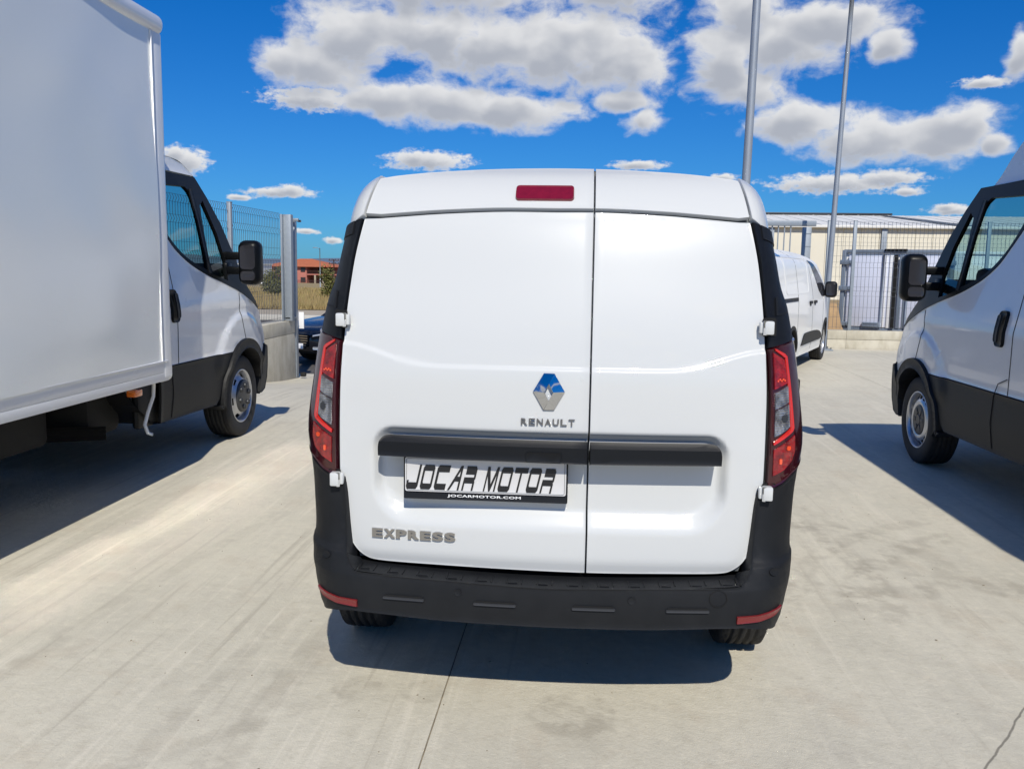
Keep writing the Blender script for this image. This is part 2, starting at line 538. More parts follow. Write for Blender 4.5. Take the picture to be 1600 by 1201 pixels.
def tube(bm, pts, r, seg=8, cap=True, mi=0):
    pts = [Vector(p) for p in pts]
    rs = r if isinstance(r, (list, tuple)) else [r] * len(pts)
    rings = []
    up = None
    for i, p in enumerate(pts):
        d = (pts[min(i + 1, len(pts) - 1)] - pts[max(i - 1, 0)]).normalized()
        if up is None:
            up = Vector((0, 0, 1)) if abs(d.z) < .9 else Vector((1, 0, 0))
        a = d.cross(up).normalized()
        b = d.cross(a).normalized()
        rings.append([bm.verts.new(p + (a * math.cos(t) + b * math.sin(t)) * rs[i]) for t in [2 * PI * k / seg for k in range(seg)]])
    for q in range(len(rings) - 1):
        for k in range(seg):
            f = bm.faces.new((rings[q][k], rings[q][(k + 1) % seg], rings[q + 1][(k + 1) % seg], rings[q + 1][k]))
            f.material_index = mi
    if cap:
        for rr in (rings[0], list(reversed(rings[-1]))):
            f = bm.faces.new(rr)
            f.material_index = mi


def lathe(bm, prof, seg, c=(0, 0, 0), sx=1, skip=None, mod=None, close=False):
    """profile of (x, r) turned about the x axis"""
    c = Vector(c)
    rings = []
    for j, (x, r) in enumerate(prof):
        ring = []
        for k in range(seg):
            rr = r + (mod(j, k) if mod else 0)
            t = 2 * PI * k / seg
            ring.append(bm.verts.new(c + Vector((x * sx, rr * math.cos(t), rr * math.sin(t)))))
        rings.append(ring)
    for j in range(len(rings) - 1):
        for k in range(seg):
            if skip and skip(j, k):
                continue
            bm.faces.new((rings[j][k], rings[j][(k + 1) % seg], rings[j + 1][(k + 1) % seg], rings[j + 1][k]))
    if close:
        bm.faces.new(rings[-1])


def sm(x):
    x = max(0., min(1., x))
    return x * x * (3 - 2 * x)


def lerp(tab, z):
    if z <= tab[0][0]:
        return tab[0][1]
    for (a, p), (b, q) in zip(tab, tab[1:]):
        if z <= b:
            return p + (q - p) * (z - a) / (b - a)
    return tab[-1][1]


def curve(tab):
    """monotone cubic through a table"""
    xs = [t[0] for t in tab]
    ys = [t[1] for t in tab]
    n = len(xs)
    d = [(ys[i + 1] - ys[i]) / (xs[i + 1] - xs[i]) for i in range(n - 1)]
    m = [d[0]] + [0 if d[i - 1] * d[i] <= 0 else 2 * d[i - 1] * d[i] / (d[i - 1] + d[i]) for i in range(1, n - 1)] + [d[-1]]

    def f(x):
        if x <= xs[0]:
            return ys[0]
        if x >= xs[-1]:
            return ys[-1]
        i = 0
        while x > xs[i + 1]:
            i += 1
        h = xs[i + 1] - xs[i]
        t = (x - xs[i]) / h
        return (ys[i] * (1 + 2 * t) * (1 - t) ** 2 + m[i] * h * t * (1 - t) ** 2 + ys[i + 1] * t * t * (3 - 2 * t) + m[i + 1] * h * t * t * (t - 1))
    return f


def spline(pts, n=6, closed=False):
    """Catmull-Rom resample of a 2D polyline"""
    out = []
    L = len(pts)
    rng = range(L) if closed else range(L - 1)
    for i in rng:
        p1, p2 = pts[i], pts[(i + 1) % L]
        p0 = pts[(i - 1) % L] if closed or i > 0 else p1
        p3 = pts[(i + 2) % L] if closed or i + 2 < L else p2
        for k in range(n):
            t = k / n
            out.append(tuple(.5 * (2 * p1[c] + (p2[c] - p0[c]) * t + (2 * p0[c] - 5 * p1[c] + 4 * p2[c] - p3[c]) * t * t + (3 * p1[c] - p0[c] - 3 * p2[c] + p3[c]) * t ** 3) for c in (0, 1)))
    if not closed:
        out.append(tuple(pts[-1]))
    return out


def rrect(x0, x1, z0, z1, r, n=5):
    out = []
    for cx, cz, a0 in ((x1 - r, z1 - r, 0), (x0 + r, z1 - r, 90), (x0 + r, z0 + r, 180), (x1 - r, z0 + r, 270)):
        for k in range(n + 1):
            a = math.radians(a0 + 90 * k / n)
            out.append((cx + r * math.cos(a), cz + r * math.sin(a)))
    return out


def patch(bm, poly, fn, holes=(), thick=.01, r=0., gu=0., gv=0., out=(0, -1, 0), us=(), vs=(), off=0., back=False):
    """a panel cut to a 2D outline, laid on the surface fn(u, v), with its edge rounded over and returned inwards"""
    out = Vector(out)
    b = bmesh.new()
    edges = []
    for loop in (poly, *holes):
        vv = [b.verts.new((p[0], p[1], 0)) for p in loop]
        for i in range(len(vv)):
            edges.append(b.edges.new((vv[i], vv[(i + 1) % len(vv)])))
    bmesh.ops.triangle_fill(b, use_beauty=True, use_dissolve=False, edges=edges, normal=(0, 0, 1))
    if r:
        for w in (-r * .9, -r * .3, 0):
            pass
        bmesh.ops.inset_region(b, faces=b.faces[:], thickness=r * .3, use_boundary=True, use_even_offset=True)
        bound = {v for v in b.verts if v.is_boundary}
        for v in bound:
            v.co.z = -r
        fs = [f for f in b.faces if not any(v in bound for v in f.verts)]
        ring = {v for f in fs for v in f.verts if any(v2 in bound for e in v.link_edges for v2 in (e.other_vert(v),))}
        if fs:
            bmesh.ops.inset_region(b, faces=fs, thickness=r * .7, use_boundary=True, use_even_offset=True)
            for v in ring:
                v.co.z = -r * .3
    us, vs = list(us), list(vs)
    x0, x1 = min(p[0] for p in poly), max(p[0] for p in poly)
    y0, y1 = min(p[1] for p in poly), max(p[1] for p in poly)
    if gu:
        us += [x0 + (x1 - x0) * k / max(1, round((x1 - x0) / gu)) for k in range(1, max(1, round((x1 - x0) / gu)))]
    if gv:
        vs += [y0 + (y1 - y0) * k / max(1, round((y1 - y0) / gv)) for k in range(1, max(1, round((y1 - y0) / gv)))]
    for no, lst in (((1, 0, 0), us), ((0, 1, 0), vs)):
        for q in sorted(lst):
            bmesh.ops.bisect_plane(b, geom=b.verts[:] + b.edges[:] + b.faces[:], dist=1e-5, plane_co=(q * no[0], q * no[1], 0), plane_no=no)
    if thick:
        be = [e for e in b.edges if e.is_boundary]
        rr = bmesh.ops.extrude_edge_only(b, edges=be)
        for el_ in rr['geom']:
            if isinstance(el_, bmesh.types.BMVert):
                el_.co.z = -thick
    e = 2e-3
    loc_ = []
    for v in b.verts:
        u_, v_, w = v.co
        p = Vector(fn(u_, v_))
        n = (Vector(fn(u_ + e, v_)) - Vector(fn(u_ - e, v_))).cross(Vector(fn(u_, v_ + e)) - Vector(fn(u_, v_ - e)))
        if n.length < 1e-12:
            n = out.copy()
        n.normalize()
        loc_.append((v, p, n, w))
    best_ = max(loc_, key=lambda q: abs(q[2].dot(out)))
    sg = 1 if best_[2].dot(out) > 0 else -1
    for v, p, n, w in loc_:
        v.co = p + n * (sg * (w + off))
    b.normal_update()
    s = sum(f.normal.dot(out) * f.calc_area() for f in b.faces)
    if s < 0:
        bmesh.ops.reverse_faces(b, faces=b.faces[:])
    me = bpy.data.meshes.new('tmp')
    b.to_mesh(me)
    b.free()
    bm.from_mesh(me)
    bpy.data.meshes.remove(me)
    return bm


def plane_xz(y):
    return lambda u, v: (u, y, v)


def strip(pts, w):
    """2D polyline to a thin outline"""
    L, R_ = [], []
    for i, p in enumerate(pts):
        a, b = pts[max(0, i - 1)], pts[min(len(pts) - 1, i + 1)]
        dx, dy = b[0] - a[0], b[1] - a[1]
        l = math.hypot(dx, dy) or 1
        L.append((p[0] - dy / l * w / 2, p[1] + dx / l * w / 2))
        R_.append((p[0] + dy / l * w / 2, p[1] - dx / l * w / 2))
    return L + R_[::-1]


def text_bm(s, height, width, bold=.0, extrude=.0, shear=0., spacing=1.0):
    cu = bpy.data.curves.new('txt', 'FONT')
    cu.body = s
    cu.size = 1
    cu.offset = bold
    cu.extrude = 0
    cu.shear = shear
    cu.space_character = spacing
    cu.resolution_u = 3
    o = bpy.data.objects.new('txt', cu)
    COL.objects.link(o)
    dg = bpy.context.evaluated_depsgraph_get()
    dg.update()
    me = bpy.data.meshes.new_from_object(o.evaluated_get(dg))
    bm = bmesh.new()
    bm.from_mesh(me)
    bpy.data.objects.remove(o)
    bpy.data.curves.remove(cu)
    bpy.data.meshes.remove(me)
    xs = [v.co.x for v in bm.verts]
    ys = [v.co.y for v in bm.verts]
    ax, ay = width / (max(xs) - min(xs)), height / (max(ys) - min(ys))
    x0, y0 = min(xs), min(ys)
    for v in bm.verts:
        v.co = Vector(((v.co.x - x0) * ax, (v.co.y - y0) * ay, 0))
    bmesh.ops.remove_doubles(bm, verts=bm.verts[:], dist=1e-5)
    if extrude:
        fs = bm.faces[:]
        r = bmesh.ops.extrude_face_region(bm, geom=fs)
        for el_ in r['geom']:
            if isinstance(el_, bmesh.types.BMVert):
                el_.co.z = extrude
        bmesh.ops.delete(bm, geom=[f for f in fs if f.is_valid], context='FACES')
    return bm


# ------------------------------------------------------------------ ground
def gz(x, y):
    left = sm((-.6 - x) / 1.2)
    right = sm((x - 1.2) / 1.2)
    return -.55 * left * sm((y - 6.6) / 6.6) - .04 * right * (1 - sm((y - 7) / 4))


def grid_sheet(bm, x0, x1, y0, y1, nx, ny, zf, skirt=.12):
    vv = [[bm.verts.new((x0 + (x1 - x0) * i / nx, y0 + (y1 - y0) * j / ny, 0)) for i in range(nx + 1)] for j in range(ny + 1)]
    for row in vv:
        for v in row:
            v.co.z = zf(v.co.x, v.co.y)
    for j in range(ny):
        for i in range(nx):
            bm.faces.new((vv[j][i], vv[j][i + 1], vv[j + 1][i + 1], vv[j + 1][i]))
    if skirt:
        be = [e for e in bm.edges if e.is_boundary]
        r = bmesh.ops.extrude_edge_only(bm, edges=be)
        for q in r['geom']:
            if isinstance(q, bmesh.types.BMVert):
                q.co.z -= skirt


yard = thing('concrete_yard', 'pale beige concrete yard with saw cut joints and tyre marks under the vans', 'yard')
yard['kind'] = 'structure'
del yard['category']
XJ = [-9.3, -4.85, -.352, 4.15, 8.65, 13.2, 19.0]
YJ = [-9.0, -4.6, 9.2, 15.08]
for i in range(len(XJ) - 1):
    for j in range(len(YJ) - 1):
        x0, x1, y0, y1 = XJ[i] + .0025, XJ[i + 1] - .0025, YJ[j] + .0025, YJ[j + 1] - .0025
        if x1 < -4 and y1 > 9.3:
            y1 = 13.4
        if XJ[i] < -5:
            x0 = -9.3
        bm = nb()
        grid_sheet(bm, x0, x1, y0, y1, 14, 14 if y1 - y0 < 8 else 34, gz)
        s = obj('concrete_slab', bm, M['conc'], yard, ang=40)
# filler in the joints, a little below the slab surface
bm = nb()
grid_sheet(bm, -9.2, 18.9, -8.9, 13.3, 80, 80, lambda x, y: gz(x, y) - .005, 0)
obj('joint_filler', bm, M['joint'], yard)

# the street, its far pavement, the field and the land beyond
bm = nb()
grid_sheet(bm, -80, 3.5, 13.45, 30.0, 30, 8, lambda x, y: -.58 + .001 * x, 0)
tag(obj('street', bm, M['asph']), kind='structure')
bm = nb()
grid_sheet(bm, -80, 3.5, 30.25, 35.5, 30, 3, lambda x, y: -.46 + .001 * x, .3)
tag(obj('pavement', bm, M['pave']), kind='structure')
kr = thing('kerb', 'x', 'kerb')
del kr['category'], kr['label']
kr['kind'] = 'structure'
me0 = None
for k in range(40):
    x = -40 + k * 1.0
    if me0 is None:
        bm = nb()
        box(bm, (0, 0, -.05), (.985, .25, .34), bev=.02)
        o = obj('kerb_stone', bm, M['kerb'], kr)
        me0 = o
    else:
        o = copy(me0, kr)
    o.location = (x, 30.12, -.50 + .001 * x + random.uniform(-.004, .004))


def field_z(x, y):
    t = (y - 35.5) / 254.5
    return -.45 - 4.0 * t + .25 * math.sin(x * .07 + y * .03) * min(1, t * 6)


bm = nb()
grid_sheet(bm, -400, 2.5, 35.5, 420, 60, 60, field_z, 0)
tag(obj('field', bm, M['field']), kind='structure')
bm = nb()
grid_sheet(bm, 2.5, 160, 15.35, 420, 40, 40, lambda x, y: -.06, 0)
tag(obj('dry_ground', bm, M['earth']), kind='structure')
bm = nb()
grid_sheet(bm, -9000, 9000, -4000, 9000, 30, 30, lambda x, y: -7.0, 0)
tag(obj('ground', bm, M['earth']), kind='structure')
bm = nb()
grid_sheet(bm, -60, 60, -60, 34, 10, 10, lambda x, y: -.85, 0)
tag(obj('terrain', bm, M['earth']), kind='structure')
bm = nb()
rnd = random.Random(3)
ph = [rnd.uniform(0, 6) for _ in range(6)]
grid_sheet(bm, -3400, 2600, 2600, 4200, 110, 8, lambda x, y: -9 + (44 + 9 * math.sin(x * .0031 + ph[0]) + 6 * math.sin(x * .0083 + ph[1]) + 2.5 * math.sin(x * .021 + ph[2]) - max(0, (x + 950) * .02 if x < 0 else 19 + x * .004)) * math.sin(PI * min(1, (y - 2600) / 1600 + .0)), 0)
tag(obj('hills', bm, M['hill']), kind='structure')

r = random.Random(5)
bm = nb()
for k in range(240):
    x, y = r.uniform(-2.6, 2.6), r.uniform(-1.3, 3.2)
    q = r.uniform(.0010, .0031) * (1.8 if r.random() < .06 else 1)
    m_ = Matrix.Translation((x, y, gz(x, y) + q * .5)) @ Matrix.Rotation(r.uniform(0, 3), 4, 'Z') @ Matrix.Diagonal((q * r.uniform(1, 1.8), q, q * .8, 1))
    bmesh.ops.create_icosphere(bm, subdivisions=1, radius=1, matrix=m_)
tag(obj('grit', bm, M['joint'], smooth=False), 'loose grit and small stones scattered on the concrete', 'grit', kind='stuff')

# ------------------------------------------------------------------ wheels


def wheel(parent, loc, Rt, wd, sx, style, treads=4, rim_m=None):
    """one wheel: tyre with grooves, rim, hub; axle along x, outside towards sx"""
    h = wd / 2
    rr = Rt * .64
    prof = [(-h * .86, rr * .99), (-h * .98, rr * 1.12), (-h, Rt * .84), (-h * .96, Rt * .93), (-h * .86, Rt * .985)]
    tx = [-h * .80 + k * (h * 1.6) / 40 for k in range(41)]
    gset = [-h * .8 + h * 1.6 * (k + 1) / (treads + 1) for k in range(treads)]
    flat = []
    for x in tx:
        gr = any(abs(x - q) < wd * .026 for q in gset)
        flat.append((x, Rt - (.010 if gr else 0) - .006 * (x / h) ** 4))
    prof = prof + flat + [(-x, r) for x, r in reversed(prof)]
    nfl = len(flat)

    def mod(j, k):
        if 5 <= j < 5 + nfl and flat[j - 5][1] > Rt - .008:
            x = flat[j - 5][0]
            blk = 0 if abs(x) < h * .45 else 3
            if blk and (k + int((x + h) * 90)) % 3 == 0:
                return -.0055
            if not blk and (k + int((x + h) * 160)) % 7 == 0:
                return -.004
        return 0
    bm = nb()
    lathe(bm, prof, 108, mod=mod)
    t = obj('wheel', bm, M['rubber'], parent, ang=24)
    t.location = loc
    bm = nb()
    r0 = rr * 1.03
    rim = [(h * .90, r0), (h * .93, r0 * .985), (h * .90, r0 * .95), (h * .72, r0 * .93), (h * .40, r0 * .90), (-h * .7, r0 * .90)]
    lathe(bm, rim, 64, sx=sx)
    if style == 'vent':
        dish = [(h * .42, r0 * .90), (h * .58, r0 * .87), (h * .72, r0 * .73), (h * .80, r0 * .66), (h * .82, r0 * .58), (h * .72, r0 * .50)]
        lathe(bm, dish, 90, sx=sx, skip=lambda j, k: j == 1 and k % 5 in (0, 1, 2), close=False)
    elif style == 'dually':
        dish = [(h * .35, r0 * .90), (h * .42, r0 * .88), (h * .60, r0 * .84), (h * .80, r0 * .70), (h * .95, r0 * .60), (h * 1.0, r0 * .56), (h * 1.0, r0 * .3)]
        lathe(bm, dish, 84, sx=sx, skip=lambda j, k: j == 2 and k % 14 in (0, 1, 2, 3, 4), close=False)
    else:
        dish = [(h * .40, r0 * .90), (h * .55, r0 * .88), (h * .70, r0 * .72), (h * .62, r0 * .50), (h * .70, r0 * .3), (h * .74, .02)]
        lathe(bm, dish, 60, sx=sx, skip=lambda j, k: j == 1 and k % 6 in (0, 1), close=True)
    obj('rim', bm, rim_m or M['rim'], t, ang=35)
    bm = nb()
    lathe(bm, [(h * .15, .01), (h * .15, r0 * .9)], 24, sx=sx)
    if style != 'plain':
        obj('brake_disc', bm, M['hole'], t)
        bm = nb()
        if style == 'vent':
            lathe(bm, [(h * .66, r0 * .53), (h * .80, r0 * .52), (h * .84, r0 * .47), (h * .80, r0 * .2), (h * .86, r0 * .16), (h * .86, .004)], 48, sx=sx, close=True)
            for k in range(6):
                a = 2 * PI * k / 6
                box(bm, (sx * h * .81, r0 * .33 * math.cos(a), r0 * .33 * math.sin(a)), (.012, r0 * .14, r0 * .24), rx=a + PI / 2, bev=.004)
        else:
            lathe(bm, [(h * .9, r0 * .62), (h * 1.04, r0 * .60), (h * 1.10, r0 * .55), (h * 1.12, r0 * .2), (h * 1.12, .004)], 48, sx=sx, close=True)
        hub = obj('hub_cap', bm, M['rimd'], t, ang=30)
        if style == 'dually':
            for k in range(6):
                a = 2 * PI * (k + .3) / 6
                bm = nb()
                lathe(bm, [(0, .022), (.016, .021), (.018, .016), (.006, .014), (.020, .011), (.021, .002)], 16, c=(sx * h * 1.10, r0 * .40 * math.cos(a), r0 * .40 * math.sin(a)), sx=sx, close=True)
                n_ = obj('wheel_nut', bm, M['rimd'], t)
    else:
        obj('brake_disc', bm, M['hole'], t)
    return t


# ------------------------------------------------------------------ the white van in front
van = thing('small_van', 'white small panel van parked in the middle with its closed rear doors facing us', 'van')

Wt = curve([(.30, .735), (.38, .750), (.46, .768), (.56, .793), (.66, .804), (.76, .812), (.85, .823), (.92, .830), (1.13, .807), (1.26, .788), (1.36, .770), (1.42, .750),
            (1.50, .735), (1.57, .722), (1.61, .716), (1.675, .708), (1.711, .701), (1.744, .688), (1.776, .664), (1.79, .642), (1.80, .62), (1.83, .60)])
prof = curve([(.3, 0), (.55, 0), (.9, 0), (1.1, .012), (1.25, .03), (1.45, .08), (1.63, .14), (1.70, .19), (1.775, .28), (1.81, .36), (1.83, .43)])
acor = curve([(.3, .13), (1.2, .13), (1.55, .10), (1.7, .085), (1.83, .08)])
DW = .20


def SX(u, z):
    """rear surface of the van: u runs across the back and wraps round both corners"""
    w, a = Wt(z), acor(z)
    x1 = w - a
    s = 1 if u >= 0 else -1
    q = abs(u)
    if q <= x1:
        return Vector((u, prof(z) + .1 * u * u, z))
    ph_ = (q - x1) / a
    if ph_ <= PI / 2:
        x = x1 + a * math.sin(ph_)
        return Vector((s * x, prof(z) + .1 * x * x + DW * (1 - math.cos(ph_)), z))
    ex = q - x1 - a * PI / 2
    return Vector((s * w, prof(z) + .1 * w * w + DW + ex, z))


def UX(x, z):
    w, a = Wt(z), acor(z)
    x1 = w - a
    q = abs(x)
    s = 1 if x >= 0 else -1
    if q <= x1:
        return x
    return s * (x1 + a * math.asin(min(1, (q - x1) / a)))


def UE(z, extra=0.):
    return Wt(z) - acor(z) + acor(z) * PI / 2 + extra


def P(l):
    return [(UX(x, z), z) for x, z in l]


def mir(l):
    return [(-x, z) for x, z in l][::-1]


# side panels, roof and front as one shell
zrow = [.36, .45, .6, .75, .85, .92, 1.02, 1.13, 1.26, 1.36, 1.42, 1.5, 1.57, 1.61, 1.65, 1.70, 1.73, 1.755, 1.775, 1.788, 1.797]
xroof = [.585, .50, .40, .30, .20, .10, 0]


def roof_z(x, y):
    base = 1.815 - .13 * x * x
    return base + .030 * sm((y - .4) / .9) - .02 * sm((y - 2.0) / 1.2)


yv = [0, .05, .15, .3, .5, .7, .85, 1]
half = []
for z in zrow:
    w = Wt(z)
    y0 = prof(z) + .1 * w * w + DW
    yf = 4.05 - .25 * abs(z - .7) if z < 1.03 else 3.25 - (z - 1.03) * 1.15
    half.append([(w * (1 + .035 * sm(t * 2.5) - .05 * sm((t - .8) / .2)), y0 + (yf - y0) * t, z) for t in yv])
for x in xroof:
    yf = 3.25 - (1.79 - 1.03) * 1.15
    y0 = .372 + .06 * (x / .6) ** 2 - .03 * (x / .6) ** 4
    half.append([(x * (1 + .02 * sm(t * 3)), y0 + (yf - y0) * t, roof_z(x, y0 + (yf - y0) * t) - (.006 if t == 0 else 0)) for t in yv])
bm = nb()
full_ = half + [[(-x, y, z) for x, y, z in r] for r in reversed(half[:-1])]
gv_ = [[bm.verts.new(p) for p in r] for r in full_]
for i in range(len(gv_) - 1):
    for j in range(len(yv) - 1):
        bm.faces.new((gv_[i][j], gv_[i][j + 1], gv_[i + 1][j + 1], gv_[i + 1][j]))
nz = len(gv_)
for i in range(nz // 2):
    a, b, c, d = gv_[i][-1], gv_[i + 1][-1], gv_[nz - 2 - i][-1], gv_[nz - 1 - i][-1]
    try:
        bm.faces.new((a, b, c, d) if b is not c else (a, b, d))
    except ValueError:
        pass
obj('body', bm, M['white'], van, ang=50)

# inner shell seen as the dark gaps round the doors
bm = nb()
for s in (-1, 1):
    pl = [(0, .52), (s * .62, .52), (s * .69, .75), (s * UE(.95, .05), .85), (s * UE(1.25, .05), 1.25), (s * UE(1.58, .05), 1.58), (s * UE(1.70, .02), 1.70), (s * .60, 1.768), (s * .3, 1.80), (0, 1.812)]
    patch(bm, pl, lambda u, z: SX(u, z) + Vector((0, .045 * sm((.58 - abs(u)) / .1) * sm((1.05 - z) / .1), 0)), thick=.02, gu=.05, gv=.05, off=-.022)
obj('door_frame', bm, M['seal'], van)

HS = curve([(0, 1.659), (.13, 1.660), (.375, 1.651), (.43, 1.647), (.62, 1.632), (.7, 1.626)])
TOPZ = curve([(0, 1.813), (.155, 1.810), (.37, 1.798), (.54, 1.780), (.60, 1.769), (.7, 1.75)])


def hs(x):
    return HS(abs(x))


def topz(x):
    return TOPZ(abs(x))


outl = [(.624, 1.628), (.6485, 1.495), (.662, 1.35), (.669, 1.225), (.677, 1.07), (.6795, .90), (.6785, .78), (.671, .685), (.656, .612),
        (.631, .560), (.597, .527), (.555, .515), (.45, .5125)]
outl_s = spline(outl, 5)


def door_d(u, z):
    ax = abs(u)
    zc = 1.166 + .066 * sm((ax - .34) / .34) ** 1.3
    d = .0075 * (1 - sm((z - zc + .011) / .016)) * sm((z - .93) / .22)
    qx, qz = ax - .572, abs(z - .803) - .166
    rr = .13 if z < .8 else .075
    ox, oz = max(qx + rr, 0), max(qz + rr, 0)
    sd = math.hypot(ox, oz) + min(max(qx + rr, qz + rr), 0) - rr
    wdt = .036 + .05 * sm((.78 - z) / .10)
    d -= .034 * sm(-sd / wdt)
    # lower edge tucks under a little
    d -= .010 * sm((.575 - z) / .07) ** 2
    # faint pressing waves of a real panel
    d += .0006 * math.sin(u * 7.1 + 1) * math.sin(z * 5.3)
    return d


def door_fn(u, z):
    p = SX(u, z)
    d = door_d(u, z)
    e = 2e-3
    n = (SX(u + e, z) - SX(u - e, z)).cross(SX(u, z + e) - SX(u, z - e)).normalized()
    return p + n * d


def door_polys(s, xs):
    """lower panel and top strip; s = -1 left door, 1 right door; xs = meeting edge"""
    ol = [(UX(s * x, z), z) for x, z in outl_s]
    n = 14
    x_end = s * .624
    low = [(xs + (UX(x_end, 1.63) - xs) * k / n, 0) for k in range(n)]
    low = [(x, hs(x) - .0062) for x, _ in low]
    bot = [(UX(s * .45, .5125) + (xs - UX(s * .45, .5125)) * k / 6, .5125 - .0035 * sm(k / 6)) for k in range(1, 7)]
    panel = low + ol + bot
    xt = [xs + (s * .600 - xs) * k / n for k in range(n + 1)]
    top = [(x, topz(x)) for x in xt]
    side = spline([(s * .602, 1.766), (s * .6115, 1.712), (s * .6215, 1.644)], 5)
    xb = [UX(s * .6215, 1.64) + (xs - UX(s * .6215, 1.64)) * k / n for k in range(1, n + 1)]
    bott = [(x, hs(x) + .0048) for x in xb]
    stripp = top + [(UX(x, z), z) for x, z in side[1:]] + bott
    return panel, stripp


fineu = [s * (.50 + .008 * k) for k in range(14) for s in (-1, 1)]
finev = [1.135 + .0045 * k for k in range(25)] + [.90 + .0055 * k for k in range(16)] + [.625 + .0075 * k for k in range(13)] + [.515 + .008 * k for k in range(9)]
doors = []
for s, xs in ((-1, .1262), (1, .1308)):
    bm = nb()
    pa, st = door_polys(s, xs)
    patch(bm, pa, door_fn, thick=.016, r=.0035, gu=.03, gv=.03, us=[q for q in fineu if min(xs, s) < q < max(xs, s)], vs=finev)
    patch(bm, st, SX, thick=.016, r=.0035, gu=.025, gv=.012, off=.002)
    doors.append(obj('rear_door', bm, M['white'], van, ang=40))
dl, dr = doors
dl['label'] = 'wide left rear door with emblem and number plate'
dr['label'] = 'narrow right rear door'

# white rear corners beside the top of the doors
for s in (-1, 1):
    bm = nb()
    pl = [(s * .610, 1.770), (s * .6195, 1.712), (s * .6305, 1.642), (s * .650, 1.628), (s * .668, 1.615)]
    pl = [(UX(x, z), z) for x, z in pl] + [(s * UE(1.597, .0), 1.597), (s * UE(1.594, .12), 1.594), (s * UE(1.70, .12), 1.70), (s * UE(1.76, .10), 1.76), (s * UE(1.79, .06), 1.79), (s * UE(1.797, 0), 1.797), (s * .63, 1.792), (s * .612, 1.780)]
    patch(bm, pl, SX, thick=.02, r=.003, gu=.012, gv=.012, off=.0)
    obj('roof_corner', bm, M['white'], van)

# black pillar trims
for s in (-1, 1):
    bm = nb()
    inner = [(.675, 1.236), (.6735, 1.30), (.667, 1.35), (.6535, 1.495), (.6295, 1.628)]
    pl = [(UX(s * x, z), z) for x, z in inner] + [(UX(s * .650, 1.622), 1.622), (UX(s * .668, 1.608), 1.608), (s * UE(1.59, 0), 1.590), (s * UE(1.588, .10), 1.588), (s * UE(1.5, .10), 1.5), (s * UE(1.4, .10), 1.4), (s * UE(1.272, .10), 1.272), (s * UE(1.268, -.02), 1.266)]
    patch(bm, pl, SX, thick=.02, r=.006, gu=.02, gv=.03, off=.007)
    p = obj('pillar_trim', bm, M['black'], van)
    bm = nb()
    patch(bm, [(UX(s * .655, 1.618), 1.618), (s * UE(1.588, 0), 1.588), (s * UE(1.55, .0), 1.55), (UX(s * .660, 1.575), 1.575)], SX, thick=.004, r=.0, gu=.02, gv=.02, off=.0085)
    obj('trim_cap', bm, M['bump'], p)
    bm = nb()
    patch(bm, [(UX(s * .700, 1.335), 1.335), (UX(s * .700, 1.39), 1.39), (UX(s * .706, 1.39), 1.39), (UX(s * .706, 1.341), 1.341), (UX(s * .74, 1.345), 1.345), (UX(s * .742, 1.339), 1.339)], SX, thick=.004, gu=.02, gv=.02, off=.0095)
    obj('trim_crease', bm, M['bump'], p)

# tail lamps
for s in (-1, 1):
    bm = nb()
    a = [(.6765, 1.2335), (.682, 1.177), (.6865, 1.08), (.6885, .97), (.6885, .905), (.6875, .797)]
    a = [(UX(s * x, z), z) for x, z in a]
    botc = [(.7105, .801), (.735, .812), (.769, .838)]
    b_ = [(UX(s * x, z), z) for x, z in botc] + [(s * UE(.862, -.045), .862), (s * UE(.885, .03), .892), (s * UE(.9, .09), .93)]
    o_ = [(s * UE(1.0, .09), 1.0), (s * UE(1.1, .09), 1.1), (s * UE(1.2, .09), 1.2), (s * UE(1.262, .09), 1.262), (s * UE(1.262, -.02), 1.260), (UX(s * .712, 1.247), 1.247)]
    patch(bm, a + b_ + o_, SX, thick=.03, r=.008, gu=.015, gv=.025, off=.011)
    lamp = obj('tail_lamp', bm, M['redh'], van)

    def piece(nm, pts, m, off, th=.004, r=.002):
        q = nb()
        patch(q, [(UX(s * x, z), z) for x, z in pts], SX, thick=th, r=r, gu=.02, gv=.02, off=off)
        return obj(nm, q, m, lamp)
    piece('light_band', [(.694, 1.2355), (.727, 1.2175), (.735, 1.209), (.7515, 1.10), (.765, .985), (.760, .975), (.7015, .9355), (.700, .947), (.752, .986), (.7435, 1.094), (.7285, 1.203), (.6955, 1.2275)], M['redb'], .0135)
    piece('upper_lens', [(.6885, 1.223), (.7255, 1.199), (.739, 1.127), (.697, 1.109)], M['redl'], .0125)
    f = piece('reversing_lens', [(.6985, 1.098), (.7405, 1.119), (.7445, 1.066), (.7005, 1.046)], M['clear'], .0125)
    f = piece('indicator_lens', [(.7008, 1.042), (.7450, 1.0615), (.7500, .992), (.7400, .982), (.7022, .9605)], M['clear'], .0125)
    piece('lower_lens', [(.7025, .922), (.7690, .962), (.7725, .915), (.763, .884), (.736, .856), (.7025, .838)], M['redl'], .0125)
    for q in range(5):  # row of painted hot spots along the foot of the upper lens
        zz = 1.1325 + .004 * (q % 2)
        piece('lens_spot', rrect(.7035 + q * .0055, .7075 + q * .0055, zz, zz + .006, .0012, 2), M['hot'], .0140, .002, 0)
    # light glints on the lower lens, drawn as bright red patches
    for (x, z, w_, h_) in ((.748, .925, .012, .014), (.724, .885, .008, .018)):
        piece('lens_spot', rrect(x - w_ / 2, x + w_ / 2, z - h_ / 2, z + h_ / 2, min(w_, h_) * .4, 3), M['hot'], .0140, .002, 0)
    piece('lens_spot', rrect(.722, .740, 1.008, 1.030, .007, 4), M['rimd'], .0137, .002, 0)

